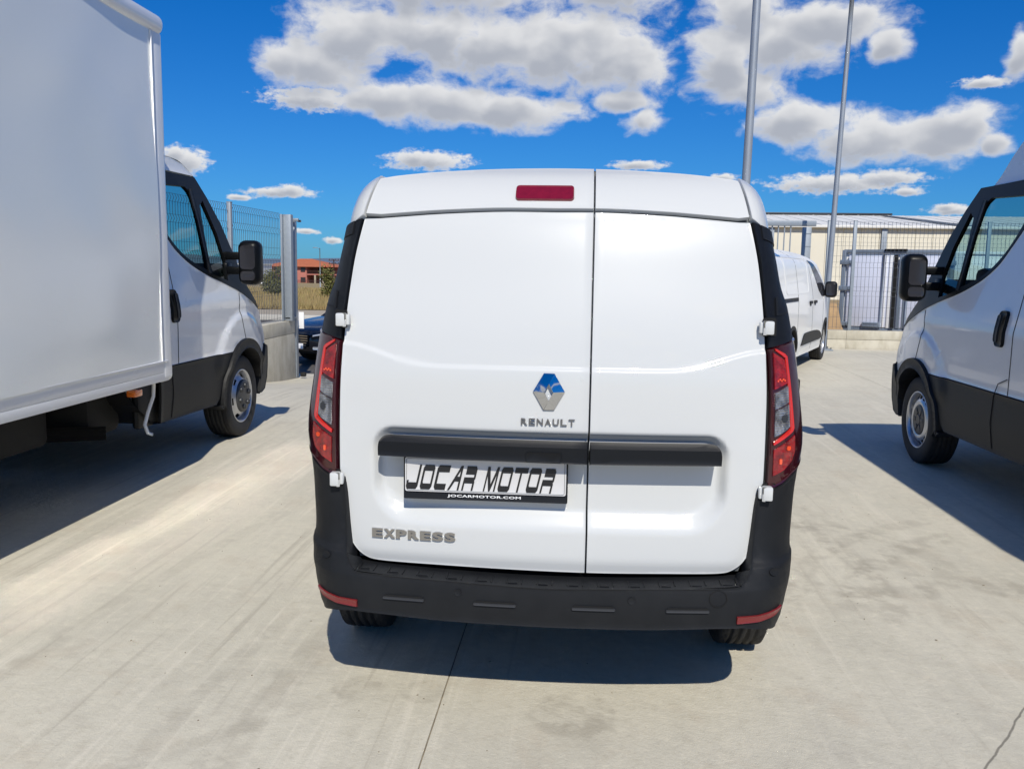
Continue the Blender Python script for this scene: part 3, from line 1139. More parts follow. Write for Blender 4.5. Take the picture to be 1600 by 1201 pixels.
# door hinges
for s in (-1, 1):
    for z0, z1, xa, xb in ((1.281, 1.323, .650, .688), (.766, .810, .666, .702)):
        bm = nb()
        yb_ = prof(z0) + .045
        box(bm, (s * (xa + xb) / 2 + s * .004, yb_ - .024, (z0 + z1) / 2), (.030, .035, z1 - z0), bev=.005)
        box(bm, (s * (xa + .004), yb_ - .018, (z0 + z1) / 2), (.016, .022, (z1 - z0) * .8), bev=.003)
        tube(bm, [(s * (xa + .011), yb_ - .034, z0 - .001), (s * (xa + .011), yb_ - .034, z1 + .001)], .006, 10)
        h_ = obj('door_hinge', bm, M['white'], van)
        bm = nb()
        patch(bm, rrect(min(s * (xa + .008), s * (xb + .012)), max(s * (xa + .008), s * (xb + .012)), z0 - .008, z1 + .006, .006), SX, thick=.004, off=.0095)
        obj('hinge_recess', bm, M['hole'], h_)

# bumper
off_t = curve([(.28, .03), (.31, .055), (.34, .078), (.37, .088), (.45, .092), (.487, .090), (.525, .078), (.555, .068), (.575, .048), (.62, .034), (.75, .022), (.9, .016)])


def BX(u, z):
    p = SX(u, z)
    e = 2e-3
    n = (SX(u + e, z) - SX(u - e, z)).cross(SX(u, z + e) - SX(u, z - e))
    n.z = 0
    n.normalize()
    k = off_t(z)
    wrap = sm((abs(u) - .58) / .26)
    return p + n * (k * (1 - .55 * wrap))


bm = nb()
hin = spline([(.662, .792), (.6535, .739), (.6445, .62), (.637, .571), (.620, .535), (.600, .513), (.565, .503), (.28, .497), (0, .4895)], 4)
hbot = [(0, .360), (.31, .362), (.52, .370), (.61, .372), (.645, .362), (.68, .345), (.72, .330)]
hout = [(UE(.33, -.02), .322), (UE(.33, .10), .335), (UE(.42, .30), .40), (UE(.6, .30), .60), (UE(.7, .30), .70), (UE(.885, .09), .885), (UE(.865, -.02), .864), (UX(.775, .832), .830), (UX(.735, .8075), .8075), (UX(.7105, .797), .797), (UX(.69, .792), .792)]
ring = list(hbot) + hout + [(UX(x, z), z) for x, z in hin[:-1]]
allr = ring + [(0, .4895)] + [(-x, z) for x, z in reversed(ring[1:])]
patch(bm, allr, BX, thick=.085, r=.006, gu=.03, gv=.022, vs=[.555 + .004 * k for k in range(8)] + [.47 + .004 * k for k in range(6)], out=(0, -1, 0))
bumper = obj('bumper', bm, M['bump'], van, ang=40)
# fine ribs in the step on top of the bumper
bm = nb()
for k in range(26):
    x = -.60 + k * .048
    box(bm, (x, -.036 + .1 * x * x, .4905 + .016 * (x / .6) ** 2), (.0022, .05, .003))
    if k % 2 == 0:
        box(bm, (x + .02, -.060 + .1 * x * x, .4905 + .016 * (x / .6) ** 2), (.030, .0022, .003))
obj('step_rib', bm, M['black'], bumper)['kind'] = 'stuff'
bm = nb()
grid_sheet(bm, -.62, .62, -.08, .03, 30, 2, lambda x, y: .4885 + .016 * (x / .6) ** 2, 0)
for v in bm.verts:
    v.co.y += .1 * v.co.x ** 2
obj('bumper_step', bm, M['bump'], bumper)
for xc in (-.437, -.150, .152, .437):
    bm = nb()
    patch(bm, rrect(xc - .066, xc + .066, .4255, .4335, .0038), BX, thick=.006, r=.003, gu=.03, off=.0065)
    o = obj('bumper_slot', bm, M['lip'], bumper)
    bm = nb()
    patch(bm, rrect(xc - .060, xc + .060, .4335, .4395, .0028), BX, thick=.002, gu=.03, off=.002)
    o2 = obj('bumper_slot', bm, M['hole'], bumper)
for xc, zc_, r_ in ((.5295, .469, .0275),):
    bm = nb()
    ci = [(xc + r_ * math.cos(t), zc_ + r_ * math.sin(t)) for t in [2 * PI * k / 36 for k in range(36)]]
    ch = [(xc + (r_ - .0022) * math.cos(t), zc_ + (r_ - .0022) * math.sin(t)) for t in [2 * PI * k / 36 for k in range(36)]]
    patch(bm, ci, BX, holes=[ch], thick=.001, off=.0008)
    obj('tow_cover', bm, M['hole'], bumper)
for xc, zc_ in ((-.265, .462), (.267, .460), (-.690, .540), (.692, .541)):
    bm = nb()
    ci = [(xc + .0115 * math.cos(t), zc_ + .0115 * math.sin(t)) for t in [2 * PI * k / 20 for k in range(20)]]
    patch(bm, ci, BX, thick=.002, r=.0015, off=.0016)
    obj('parking_sensor', bm, M['bump'], bumper)
for s in (-1, 1):
    bm = nb()
    pl = [(s * u, z) for u, z in ((.588, .389), (.588, .413), (.640, .414), (.690, .421), (.704, .424), (.700, .414), (.680, .401), (.640, .392))]
    patch(bm, pl, BX, thick=.006, r=.004, gu=.02, gv=.012, off=.006)
    obj('reflector', bm, M['redg'], bumper)

# handle bar across both doors


def barf(u, z):
    y = -.049 + .085 * u * u
    if z > .926:
        y += (z - .926) * .9
    return (u, y, z)


for s, xs, d in ((-1, .1255, dl), (1, .1318, dr)):
    end = [(.500, .947), (.520, .943), (.533, .930), (.5385, .908), (.538, .878)]
    pl = [(xs, .8745), (xs, .946)] + [(s * x, z) for x, z in spline(end, 3)]
    bm = nb()
    patch(bm, pl, barf, thick=.088, r=.005, gu=.05, vs=[.926, .932, .90], out=(0, -1, 0))
    hb = obj('handle_bar', bm, M['black'], d)
bm = nb()
patch(bm, rrect(-.066, .046, .8785, .9105, .010), barf, thick=.006, r=.002, gu=.03, off=.0025)
obj('release_handle', bm, M['black'], dl)

# high brake light
bm = nb()
patch(bm, rrect(-.129, .063, 1.689, 1.7385, .012), SX, thick=.02, r=.006, gu=.02, gv=.008, off=.009)
bl = obj('brake_light', bm, M['brake'], dl)

# number plate: holder, plate and its print
YP = -.005
plate = obj('number_plate', patch(nb(), rrect(-.4585, .0655, .7365, .874, .004), plane_xz(YP + .004), thick=.06, r=.002), M['black'], van)
plate['label'] = 'dealer number plate in a black holder'
obj('plate_face', patch(nb(), rrect(-.4535, .0605, .7625, .8725, .007), plane_xz(YP), thick=.003, r=.001), M['plate'], plate)
bmq = nb()
rr_o, rr_i = rrect(-.449, .056, .766, .8695, .006), rrect(-.4477, .0547, .7673, .8682, .005)
patch(bmq, rr_o, plane_xz(YP - .0008), holes=[rr_i], thick=.0005)
obj('plate_border', bmq, M['seal'], plate)

TH, TK = .16, .27      # thin uprights, thick bars, as in the dealer's lettering


def b4(x0, x1, z0, z1):
    return [(x0, z0), (x1, z0), (x1, z1), (x0, z1)]


GLY = {
    'J': [[(.82, 1), (1, 1), (1, .12), (.88, 0), (.12, 0), (0, .12), (0, .36), (.15, .36), (.15, .27), (.82, .27)]],
    'O': [[(.12, 0), (.88, 0), (1, .12), (1, .88), (.88, 1), (.12, 1), (0, .88), (0, .12)], [(.17, .30), (.17, .76), (.83, .76), (.83, .24), (.22, .24)]],
    'C': [[(.14, 0), (1, 0), (1, .25), (.20, .25), (.20, .72), (1.08, .72), (1.08, 1), (.14, 1), (0, .88), (0, .12)]],
    'A': [[(.0, 0), (.17, 0), (.50, .40), (.80, .40), (.80, 0), (.98, 0), (.98, 1), (.80, 1), (.28, .58), (.46, .58), (.80, .58), (.80, .52), (.40, .52)]],
    'R': [[(0, 0), (.16, 0), (.16, .30), (.82, .30), (.82, 0), (.98, 0), (.98, .36), (.93, .42), (1, .5), (1, .88), (.88, 1), (.10, 1), (.10, .66), (.84, .66), (.84, .545), (.03, .545)]],
    'M': [[(0, 0), (.13, 0), (.13, .62), (.45, .0), (.58, .0), (.86, .66), (.86, 0), (1, 0), (1, 1), (.82, 1), (.52, .30), (.20, 1), (.0, 1)]],
    'T': [[(.42, 0), (.58, 0), (.58, .78), (1.05, .78), (1.05, 1), (-.06, 1), (-.06, .78), (.42, .78)]],
}
GLY['A'] = [[(.0, 0), (.18, 0), (.50, .36), (.82, .36), (.82, 0), (.98, 0), (.98, 1), (.78, 1)], [(.62, .56), (.82, .80), (.82, .56)]]
word = 'JOCAR MOTOR'
bmq = nb()
x = -.444
cw, pitch, z0, hh = .0375, .0449, .770, .080
for ch in word:
    if ch != ' ':
        gl = GLY[ch]
        t_ = lambda p: (x + p[0] * cw + (p[1] - .5) * .018, z0 + p[1] * hh)
        patch(bmq, [t_(p) for p in gl[0]], plane_xz(YP - .0012), holes=[[t_(p) for p in hl] for hl in gl[1:]], thick=.0006)
        x += pitch
    else:
        x += pitch * .55
obj('plate_lettering', bmq, M['ink'], plate, label='black slanted letters JOCAR MOTOR')


def place_text(bm, x0, z0, fn, off=0.):
    for v in bm.verts:
        px, pz, w = v.co
        p = Vector(fn(x0 + px, z0 + pz))
        p.y -= w + off
        v.co = p
    s = sum(f.normal.y * f.calc_area() for f in bm.faces)
    bm.normal_update()
    return bm


t_ = text_bm('JOCARMOTOR.COM', .0105, .235, bold=.022, extrude=.0006, spacing=1.05)
obj('web_lettering', place_text(t_, -.317, .7445, plane_xz(YP + .0035)), M['wink'], plate, label='white letters JOCARMOTOR.COM')


def wide_letters(s, x0, x1, z0, z1, bold, name, m, label, ext=.006, gap=.22):
    """each letter drawn wide and set out on an even pitch along the door"""
    bm = nb()
    n = len(s)
    pw = (x1 - x0) / (n - gap)
    for i, chx in enumerate(s):
        wch = pw * (1 - gap)
        t = text_bm(chx, z1 - z0, wch, bold=bold, extrude=ext)
        place_text(t, x0 + i * pw, z0, door_fn, .001)
        me = bpy.data.meshes.new('t')
        t.to_mesh(me)
        t.free()
        bm.from_mesh(me)
        bpy.data.meshes.remove(me)
    bmesh.ops.recalc_face_normals(bm, faces=bm.faces[:])
    o = obj(name, bm, m, dl, label=label, ang=25)
    return o


wide_letters('RENAULT', -.0855, .0830, .9865, 1.0075, .018, 'maker_lettering', M['letter'], 'chrome letters RENAULT', ext=.004)
wide_letters('EXPRESS', -.5695, -.2915, .5965, .6260, .05, 'model_lettering', M['satin'], 'grey metal letters EXPRESS', ext=.005, gap=.10)

# diamond emblem: four folded facets round a diamond hole
bm = nb()
O_ = [(-.050, 1.0925), (-.017, 1.1495), (.0165, 1.1495), (.050, 1.0925), (.0170, 1.0345), (-.0165, 1.0345)]
I_ = [(-.0135, 1.092), (0, 1.119), (.0135, 1.092), (0, 1.065)]
zo = lambda p, h: Vector(door_fn(*p)) + Vector((0, -h, 0))
ov = [bm.verts.new(zo(p, .005)) for p in O_]
iv = [bm.verts.new(zo(p, .019)) for p in I_]
ob = [bm.verts.new(zo(p, -.001)) for p in O_]
ib = [bm.verts.new(zo(p, .001)) for p in I_]
fcs = [(ov[0], ov[1], ov[2], iv[1], iv[0]), (ov[2], ov[3], iv[2], iv[1]), (ov[3], ov[4], ov[5], iv[3], iv[2]), (ov[5], ov[0], iv[0], iv[3])]
for f in fcs:
    bm.faces.new(f)
for i in range(6):
    bm.faces.new((ov[i], ob[i], ob[(i + 1) % 6], ov[(i + 1) % 6]))
for i in range(4):
    bm.faces.new((iv[i], iv[(i + 1) % 4], ib[(i + 1) % 4], ib[i]))
bmesh.ops.recalc_face_normals(bm, faces=bm.faces[:])
bmesh.ops.bevel(bm, geom=[e for e in bm.edges if e.calc_face_angle(0) > .15], offset=.0011, segments=2, affect='EDGES', profile=.5)
obj('emblem', bm, M['emblem'], dl, ang=14, label='chrome diamond emblem')

# wheels, axle, underside
for s in (-1, 1):
    wheel(van, (s * .735, .76, .312), .312, .19, s, 'plain')
    wheel(van, (s * .735, 3.45, .312), .312, .19, s, 'plain')
bm = nb()
box(bm, (0, 2.1, .40), (1.45, 3.7, .10), bev=.03)
tube(bm, [(-.66, .76, .30), (.66, .76, .30)], .05, 10)
tube(bm, [(.35, .35, .36), (.35, 3.0, .34)], .03, 8)
box(bm, (-.1, .42, .43), (.75, .5, .16), bev=.06)
box(bm, (0, .36, .455), (1.36, .70, .05), bev=.01)
obj('underbody', bm, M['under'], van)
for s in (-1, 1):
    for yc in (.76, 3.45):
        bm = nb()
        ar = [(yc + .37 * math.cos(t), .34 + .37 * math.sin(t)) for t in [PI * k / 16 for k in range(17)]]
        patch(bm, ar, lambda u, v: (s * (Wt(max(v, .36)) * 1.036), u, v), thick=.01, out=(s, 0, 0), off=.004, gu=.08, gv=.08)
        obj('wheel_arch', bm, M['hole'], van)
    bm = nb()
    patch(bm, [(2.0, .44), (3.0, .44), (3.0, .62), (1.2, .62), (1.2, .44)], lambda u, v: (s * (Wt(v) * 1.035), u, v), thick=.012, r=.004, out=(s, 0, 0), off=.010, gu=.2, gv=.06)
    obj('side_moulding', bm, M['black'], van)
    bm = nb()
    patch(bm, [(2.15, 1.06), (3.05, 1.06), (2.93, 1.2), (2.55, 1.56), (2.15, 1.58)], lambda u, v: (s * (Wt(v) * 1.034), u, v), thick=.006, r=.002, out=(s, 0, 0), off=.006, gu=.1, gv=.06)
    obj('door_window', bm, M['gloss'], van)
# little black stop on the flank, seen past the right lamp
bm = nb()
box(bm, (.885, .62, 1.052), (.05, .06, .062), bev=.008)
obj('door_stop', bm, M['black'], van)
bm = nb()
patch(bm, [(-.56, 1.08), (.56, 1.08), (.5, 1.66), (-.5, 1.66)], lambda u, v: (u, 3.245 - (v - 1.03) * 1.15, v), thick=.006, out=(0, 1, 0), off=.012)
obj('windscreen', bm, M['gloss'], van)
for s in (-1, 1):
    bm = nb()
    box(bm, (s * .985, 2.75, 1.12), (.16, .09, .15), bev=.03, seg=3)
    box(bm, (s * .88, 2.77, 1.07), (.1, .05, .05), bev=.01)
    obj('door_mirror', bm, M['black'], van)

# ------------------------------------------------------------------ the two heavy vans
AX = .15       # the front axle lies this far ahead of the origin of the side outlines


def daily(name, label, loc, near, kind):
    """near = 1: the right flank faces us, -1: the left flank; kind 'cab' (a box follows) or 'van'"""
    root = thing(name, label, 'truck' if kind == 'cab' else 'van', loc)
    white = M['white_shade']
    yr = -1.36 if kind == 'cab' else -4.9

    def hw(y, z):
        w = 1.0 - .19 * max(0, min(z, 2.2) - 1.15) - (.10 * max(0, z - 2.2))
        w -= .015 * sm((.6 - z) / .3)
        if y > .1:
            w -= .075 * ((y - .1) / .78) ** 2.4
        # swelling round the front wheel
        d = math.hypot(y - AX, (z - .40) * .95)
        w += .022 * (1 - sm((d - .60) / .05)) * sm((z - .55) / .1)
        return w
    for s in (1, -1):
        hi = s == near
        g_ = .05 if hi else .12
        F = lambda u, v: (s * hw(u, v), u, v)
        kw = dict(out=(s, 0, 0), gu=g_, gv=g_)
        arch = [(AX + .455 * math.cos(t), .385 + .455 * math.sin(t)) for t in [math.radians(a) for a in range(126, 24, -6)]]
        line = spline([(-1.30, 2.14), (-1.24, 2.00), (-1.15, 1.85), (-1.0, 1.675), (-.905, 1.582), (-.757, 1.497), (-.604, 1.438), (-.393, 1.376), (-.11, 1.313), (.134, 1.248), (.36, 1.165), (.58, 1.075)], 4)
        nose = [(.640, .985), (.765, .875), (.815, .79), (.80, .755), (.64, .75)]
        top = [(yr, 2.14)] if kind == 'cab' else [(yr, 2.14)]
        body = [(yr, .757), (-.135, .757)] + arch[2:] + nose[::-1] + line[::-1] + top
        if kind == 'van':
            rc = -3.42
            ra = [(rc + .46 * math.cos(t), .385 + .46 * math.sin(t)) for t in [math.radians(a) for a in range(126, 50, -6)]]
            body = [(yr, .757)] + ra + body[1:]
        bm = nb()
        patch(bm, body, F, thick=.02, r=.004, vs=[.95 + .03 * k for k in range(6)] if hi else (), **kw)
        if kind == 'van':
            hdr = spline([(-.50, 2.150), (-.60, 2.235), (-.72, 2.345), (-.95, 2.50), (-1.25, 2.61), (-1.6, 2.66)], 3)
            patch(bm, [(yr, 2.155), (-.50, 2.145)] + hdr + [(yr, 2.66)], F, thick=.02, r=.004, **kw)
        else:
            patch(bm, [(yr, 2.152), (-.30, 2.158), (-.475, 2.236), (-.67, 2.262), (yr, 2.272)], F, thick=.02, r=.004, **kw)
        flank = obj('flank', bm, white, root, ang=30)
        # black window surround with its two openings
        mainw = spline([(-.52, 2.06), (-.425, 1.99), (-.39, 1.75), (-.405, 1.425)], 3) + spline([(-.60, 1.472), (-.757, 1.53), (-.91, 1.625), (-1.03, 1.745), (-1.12, 1.89), (-1.175, 2.03)], 3)
        mainw = mainw[:1] + mainw[1:]
        quart = [(-.235, 1.975), (-.31, 1.93), (-.335, 1.70), (-.352, 1.402), (-.20, 1.365), (-.06, 1.34), (-.03, 1.50), (-.09, 1.72)]
        sur = line + [(.49, 1.155), (.40, 1.235), (.315, 1.31), (.17, 1.565), (.035, 1.80), (-.13, 1.995), (-.295, 2.148)]
        bm = nb()
        patch(bm, sur, F, holes=[mainw[::-1], quart[::-1]], thick=.03, r=.0, off=.004, **kw)
        obj('window_surround', bm, M['gloss'], root, ang=30)
        for w_, nm in ((mainw, 'door_glass'), (quart, 'quarter_glass')):
            bm = nb()
            patch(bm, w_, F, thick=0, off=-.012, out=(s, 0, 0), gu=.12, gv=.12)
            obj(nm, bm, M['glass'], root)
        if hi:
            bm = nb()
            patch(bm, strip([(-.43, 2.05), (-.395, 1.80), (-.375, 1.40)], .05), F, thick=.012, r=.004, off=.010, **kw)
            obj('window_bar', bm, M['black'], root)
        # cladding, flare, bumper end
        clad = [(yr, .37), (-.42, .355), (-.36, .40), (-.315, .52), (-.235, .66), (-.14, .752), (yr, .752)]
        if kind == 'van':
            clad = [(-2.90, .37), (-.42, .355), (-.36, .40), (-.315, .52), (-.235, .66), (-.14, .752), (-3.15, .752), (-3.0, .65)]
        bm = nb()
        patch(bm, clad, F, thick=.02, r=.006, off=.008, **kw)
        cl = obj('side_cladding', bm, M['clad'], root)
        fl_o = [(AX + .475 * math.cos(t), .375 + .475 * math.sin(t)) for t in [math.radians(a) for a in range(14, 192, 7)]]
        fl_i = [(AX + .405 * math.cos(t), .36 + .405 * math.sin(t)) for t in [math.radians(a) for a in range(191, 13, -7)]]
        bm = nb()
        patch(bm, fl_o + [(-.40, .34), (-.30, .34)] + fl_i, F, thick=.12, r=.012, off=.028, **kw)
        obj('wheel_flare', bm, M['clad'], root)
        bm = nb()
        patch(bm, [(.55, .33), (.62, .31), (.76, .33), (.86, .43), (.868, .60), (.868, .715), (.85, .735), (.66, .755), (.60, .66), (.575, .50)], F, thick=.10, r=.015, off=.022, **kw)
        obj('bumper_end', bm, M['clad'], root)
        # shut lines
        if hi:
            for pts in ([(.125, 1.235), (.085, 1.12), (.085, 1.02), (.16, .845)], [(-1.36 if kind == 'van' else -1.06, 1.6), (-1.362 if kind == 'van' else -1.06, 1.0), (-1.36 if kind == 'van' else -1.07, .76)],
                        [(-1.2, .385), (-1.175, .55), (-1.19, .73), (-1.24, .82), (-1.36, .862)]):
                bm = nb()
                patch(bm, strip(pts, .006), F, thick=.003, off=.0105 if pts[0][1] < .5 else .0012, **kw)
                obj('shut_line', bm, M['hole'], root)
            bm = nb()
            hx = -1.105 if kind == 'cab' else -1.20
            patch(bm, rrect(hx - .055, hx + .055, 1.055, 1.29, .035), F, thick=.02, r=.012, off=.018, **kw)
            hd = obj('door_handle', bm, M['gloss'], root)
            bm = nb()
            patch(bm, rrect(hx - .02, hx + .03, 1.085, 1.262, .02), F, thick=.01, r=.008, off=.036, **kw)
            obj('grip', bm, M['black'], hd)
            bm = nb()
            patch(bm, [(.30, 1.165), (.40, 1.13), (.40, 1.138), (.30, 1.174)], F, thick=.002, off=.0075, **kw)
            obj('model_badge', bm, M['satin'], root)
        # mirror: two glasses in a tall housing on two arms
        bm = nb()
        xm = 1.150
        box(bm, (s * xm, -.02, 1.49), (.185, .16, .365), bev=.062, seg=5)
        mh = obj('door_mirror', bm, M['gloss'], root)
        bm = nb()
        patch(bm, rrect(s * xm - .062, s * xm + .062, 1.435, 1.63, .03), plane_xz(-.1020), thick=.004, r=.002)
        obj('mirror_glass', bm, M['win'], mh)
        bm = nb()
        patch(bm, rrect(s * xm - .060, s * xm + .060, 1.345, 1.42, .025), plane_xz(-.1020), thick=.004, r=.002)
        obj('mirror_glass', bm, M['win'], mh)
        bm = nb()
        for zz in (1.425, 1.545):
            box(bm, (s * .99, .0, zz), (.20, .06, .065), bev=.015)
        box(bm, (s * .93, .02, 1.41), (.05, .12, .16), bev=.02)
        obj('mirror_arm', bm, M['gloss'], mh)
        # wheels
        wheel(root, (s * .875, AX, .35), .35, .225, s, 'dually' if kind == 'cab' else 'vent')
        ryy = -3.6 if kind == 'cab' else -3.40
        wheel(root, (s * .875, ryy, .35), .35, .225, s, 'vent')
        if kind == 'cab':
            wheel(root, (s * .62, ryy, .35), .35, .225, s, 'vent')
        bm = nb()
        lin = [(AX + .43 * math.cos(t), .38 + .43 * math.sin(t)) for t in [math.radians(a) for a in range(0, 181, 10)]]
        for a, b in zip(lin, lin[1:]):
            vv = [bm.verts.new((s * x, p[0], p[1])) for x, p in ((.98, a), (.98, b), (.55, b), (.55, a))]
            bm.faces.new(vv)
        vv = [bm.verts.new((s * .55, p[0], p[1])) for p in lin]
        bm.faces.new(vv)
        obj('wheel_liner', bm, M['hole'], root, smooth=False)

    # skins across the vehicle: bumper, bonnet, windscreen, roof
    def skin(pts, m, nm, bulge=.05, nx=10, inset=0., thick=True):
        bm = nb()
        rows = []
        for (y, z) in pts:
            w = hw(min(y, .9), z) - inset
            rows.append([bm.verts.new((w * (2 * k / nx - 1), y + bulge * (1 - (2 * k / nx - 1) ** 2) * (1 if z < 2.2 else 0), z + (.03 * (1 - (2 * k / nx - 1) ** 2) if y < .6 else 0))) for k in range(nx + 1)])
        for a, b in zip(rows, rows[1:]):
            for k in range(nx):
                bm.faces.new((a[k], a[k + 1], b[k + 1], b[k]))
        bmesh.ops.recalc_face_normals(bm, faces=bm.faces[:])
        return obj(nm, bm, m, root, ang=40)
    skin([(.62, .30), (.78, .33), (.868, .43), (.875, .60), (.872, .735), (.80, .76)], M['clad'], 'front_bumper', .10)
    skin(spline([(.80, .755), (.815, .79), (.765, .875), (.64, .985)], 4), white, 'nose', .13)
    skin(spline([(.64, .985), (.58, 1.075), (.49, 1.150)], 4), white, 'bonnet', .11)
    skin([(.49, 1.152), (.40, 1.235), (.315, 1.308), (.25, 1.43)], M['gloss'], 'cowl', .095)
    skin(spline([(.25, 1.43), (.17, 1.565), (.035, 1.80), (-.13, 1.995), (-.295, 2.150)], 4), M['glassd'], 'windscreen', .09, inset=.0)
    if kind == 'cab':
        skin(spline([(-.295, 2.150), (-.475, 2.236), (-.67, 2.262), (-1.36, 2.272)], 4), white, 'roof', .06)
        bm = nb()
        box(bm, (0, -1.37, 1.35), (1.80, .03, 1.85), bev=.01)
        obj('cab_back', bm, white, root)
    else:
        skin(spline([(-.295, 2.150), (-.50, 2.150), (-.60, 2.235), (-.72, 2.345), (-.95, 2.50), (-1.25, 2.61), (-1.6, 2.66), (-4.9, 2.66)], 4), white, 'roof', .06)
        bm = nb()
        box(bm, (0, yr, 1.95), (1.46, .04, 1.40), bev=.01)
        box(bm, (0, yr, .80), (1.86, .04, .86), bev=.01)
        obj('rear_end', bm, white, root)
    # cab interior
    bm = nb()
    box(bm, (0, .02, 1.27), (1.74, .62, .42), bev=.09)
    box(bm, (0, .30, 1.14), (1.6, .3, .24), bev=.05)
    box(bm, (-.45, -.10, 1.50), (.46, .26, .14), bev=.05)
    box(bm, (.0, -.16, 1.36), (.40, .2, .34), bev=.05)
    for q in (-.86, .86):
        box(bm, (q, -.72, 1.28), (.06, 1.1, .30), rx=-.17, bev=.02)
    obj('dashboard', bm, M['seat'], root)
    for xs_ in (-.5, .12, .58):
        bm = nb()
        box(bm, (xs_, -.68, .95), (.46, .5, .16), bev=.05)
        box(bm, (xs_, -.93, 1.28), (.46, .14, .58), rx=-.15, bev=.05)
        box(bm, (xs_, -.99, 1.62), (.26, .10, .17), rx=-.1, bev=.04)
        obj('seat', bm, M['seat'], root)
    bm = nb()
    ring_ = [(-.45 + .20 * math.cos(t), -.32 + .07 * math.sin(t), 1.42 + .18 * math.sin(t)) for t in [2 * PI * k / 24 for k in range(25)]]
    tube(bm, ring_, .016, 8, cap=False)
    tube(bm, [(-.45, -.1, 1.25), (-.45, -.32, 1.42)], .03, 8)
    tube(bm, [(-.64, -.32, 1.42), (-.26, -.32, 1.42)], .014, 6)
    obj('steering_wheel', bm, M['seat'], root)
    bm = nb()
    box(bm, (0, (.4 + yr) / 2, .62), (1.6, .4 - yr, .05), bev=.01)
    box(bm, (.42, (.5 + yr) / 2 - .6, .48), (.09, 1.2 - yr, .16))
    box(bm, (-.42, (.5 + yr) / 2 - .6, .48), (.09, 1.2 - yr, .16))
    box(bm, (0, AX, .36), (1.5, .12, .12), bev=.03)
    obj('chassis', bm, M['under'], root)
    return root


truck = daily('box_truck', 'white box truck on the left with a tall smooth cargo box behind its cab', (-3.80, 4.45, 0), 1, 'cab')
bigv = daily('large_van', 'white high roof van at the right edge seen from its driver side', (3.80, 4.40, -.04), -1, 'van')

# cargo box and what hangs below it
OX, OY = -3.80, 4.45
bx0, bx1 = -4.92 - OX, -2.60 - OX
by0, by1 = -1.45 - OY, 2.90 - OY
wav = lambda u, v: (bx1 + .009 * math.sin(1.9 * u + 1.1 * math.sin(2.6 * v)) + .0024 * math.sin(4.3 * u + 4.9 * v) + .0012 * math.sin(9.1 * u + 2.2 * math.sin(3.7 * v)), u, v)
bm = nb()
patch(bm, [(by0 + .1, .835), (by1 - .16, .835), (by1 - .16, 2.90), (by0 + .1, 2.90)], wav, thick=.03, out=(1, 0, 0), gu=.05, gv=.06)
cbox = obj('cargo_panel', bm, M['panel'], truck)
bm = nb()
box(bm, ((bx0 + bx1) / 2 - .02, (by0 + by1) / 2, 1.86), (bx1 - bx0 - .05, by1 - by0 - .06, 2.16), bev=.02)
obj('cargo_body', bm, M['panel'], truck)
bm = nb()
box(bm, (bx1 - .060, by1 - .082, 1.82), (.12, .163, 2.235), bev=.045, seg=5)
obj('corner_post', bm, M['alu'], truck)
bm = nb()
box(bm, (bx1 - .035, (by0 + by1) / 2, 2.955), (.12, by1 - by0 - .03, .12), bev=.05, seg=4)
box(bm, ((bx0 + bx1) / 2, by1 - .05, 2.955), (bx1 - bx0, .12, .12), bev=.05, seg=4)
box(bm, ((bx0 + bx1) / 2, (by0 + by1) / 2, 2.975), (bx1 - bx0 - .1, by1 - by0 - .1, .05))
obj('roof_cap', bm, M['alu'], truck)
bm = nb()
box(bm, (bx1 + .001, (by0 + by1) / 2 - .02, .842), (.012, by1 - by0 - .15, .012), bev=.003)
box(bm, (bx1 + .001, by1 - .168, 1.87), (.012, .010, 2.06), bev=.003)
obj('edge_trim', bm, M['wink'], truck)
bm = nb()
box(bm, (bx1 - .0260, (by0 + by1) / 2 - .03, .803), (.045, by1 - by0 - .10, .066), bev=.002)
box(bm, (bx1 - .0260, (by0 + by1) / 2 - .03, .7415), (.045, by1 - by0 - .10, .054), bev=.002)
obj('side_rail', bm, M['alu'], truck)
bm = nb()
for yy in (-1.75, -2.6, -3.4, -4.4, -5.2):
    box(bm, (-.1, yy, .70), (1.9, .07, .09))
box(bm, (.55, -1.72, .52), (.5, .40, .34), bev=.05)
box(bm, (.35, -2.55, .50), (.62, .9, .30), bev=.05)
tube(bm, [(0, -1.2, .45), (0, -3.5, .40)], .05, 10)
tube(bm, [(-.3, -3.6, .35), (.3, -3.6, .35)], .09, 10)
tube(bm, [(.9, -1.9, .40), (.25, -2.3, .42), (.25, -3.3, .42)], .045, 10)
obj('underframe', bm, M['under'], truck)
bm = nb()
ar = [(.99, -1.26, .36), (.99, -1.45, .38), (.97, -1.66, .54), (.94, -1.80, .72)]
for a, b in zip(ar, ar[1:]):
    vv = [bm.verts.new(p) for p in (a, b, (b[0] - .55, b[1], b[2]), (a[0] - .55, a[1], a[2]))]
    bm.faces.new(vv)
box(bm, (.93, -1.42, .56), (.06, .34, .40), bev=.03)
obj('mud_flap', bm, M['clad'], truck)
bm = nb()
box(bm, (1.08, -1.86, .655), (.06, .10, .045), bev=.01)
obj('side_marker', bm, M['orange'], truck)
bm = nb()
tube(bm, spline([(0, 0), (1, 1)], 1) and [(1.08, -1.60, .73), (1.075, -1.61, .60), (1.06, -1.66, .50), (1.05, -1.69, .42), (1.07, -1.69, .365), (1.09, -1.67, .355)], .012, 8)
obj('hanging_cable', bm, M['alu'], truck)

# ------------------------------------------------------------------ the far white van
bv = thing('small_van', 'small white van parked behind to the right, near the wire fence and light pole', 'van', (3.28, 12.75, 0), -math.radians(23.2))


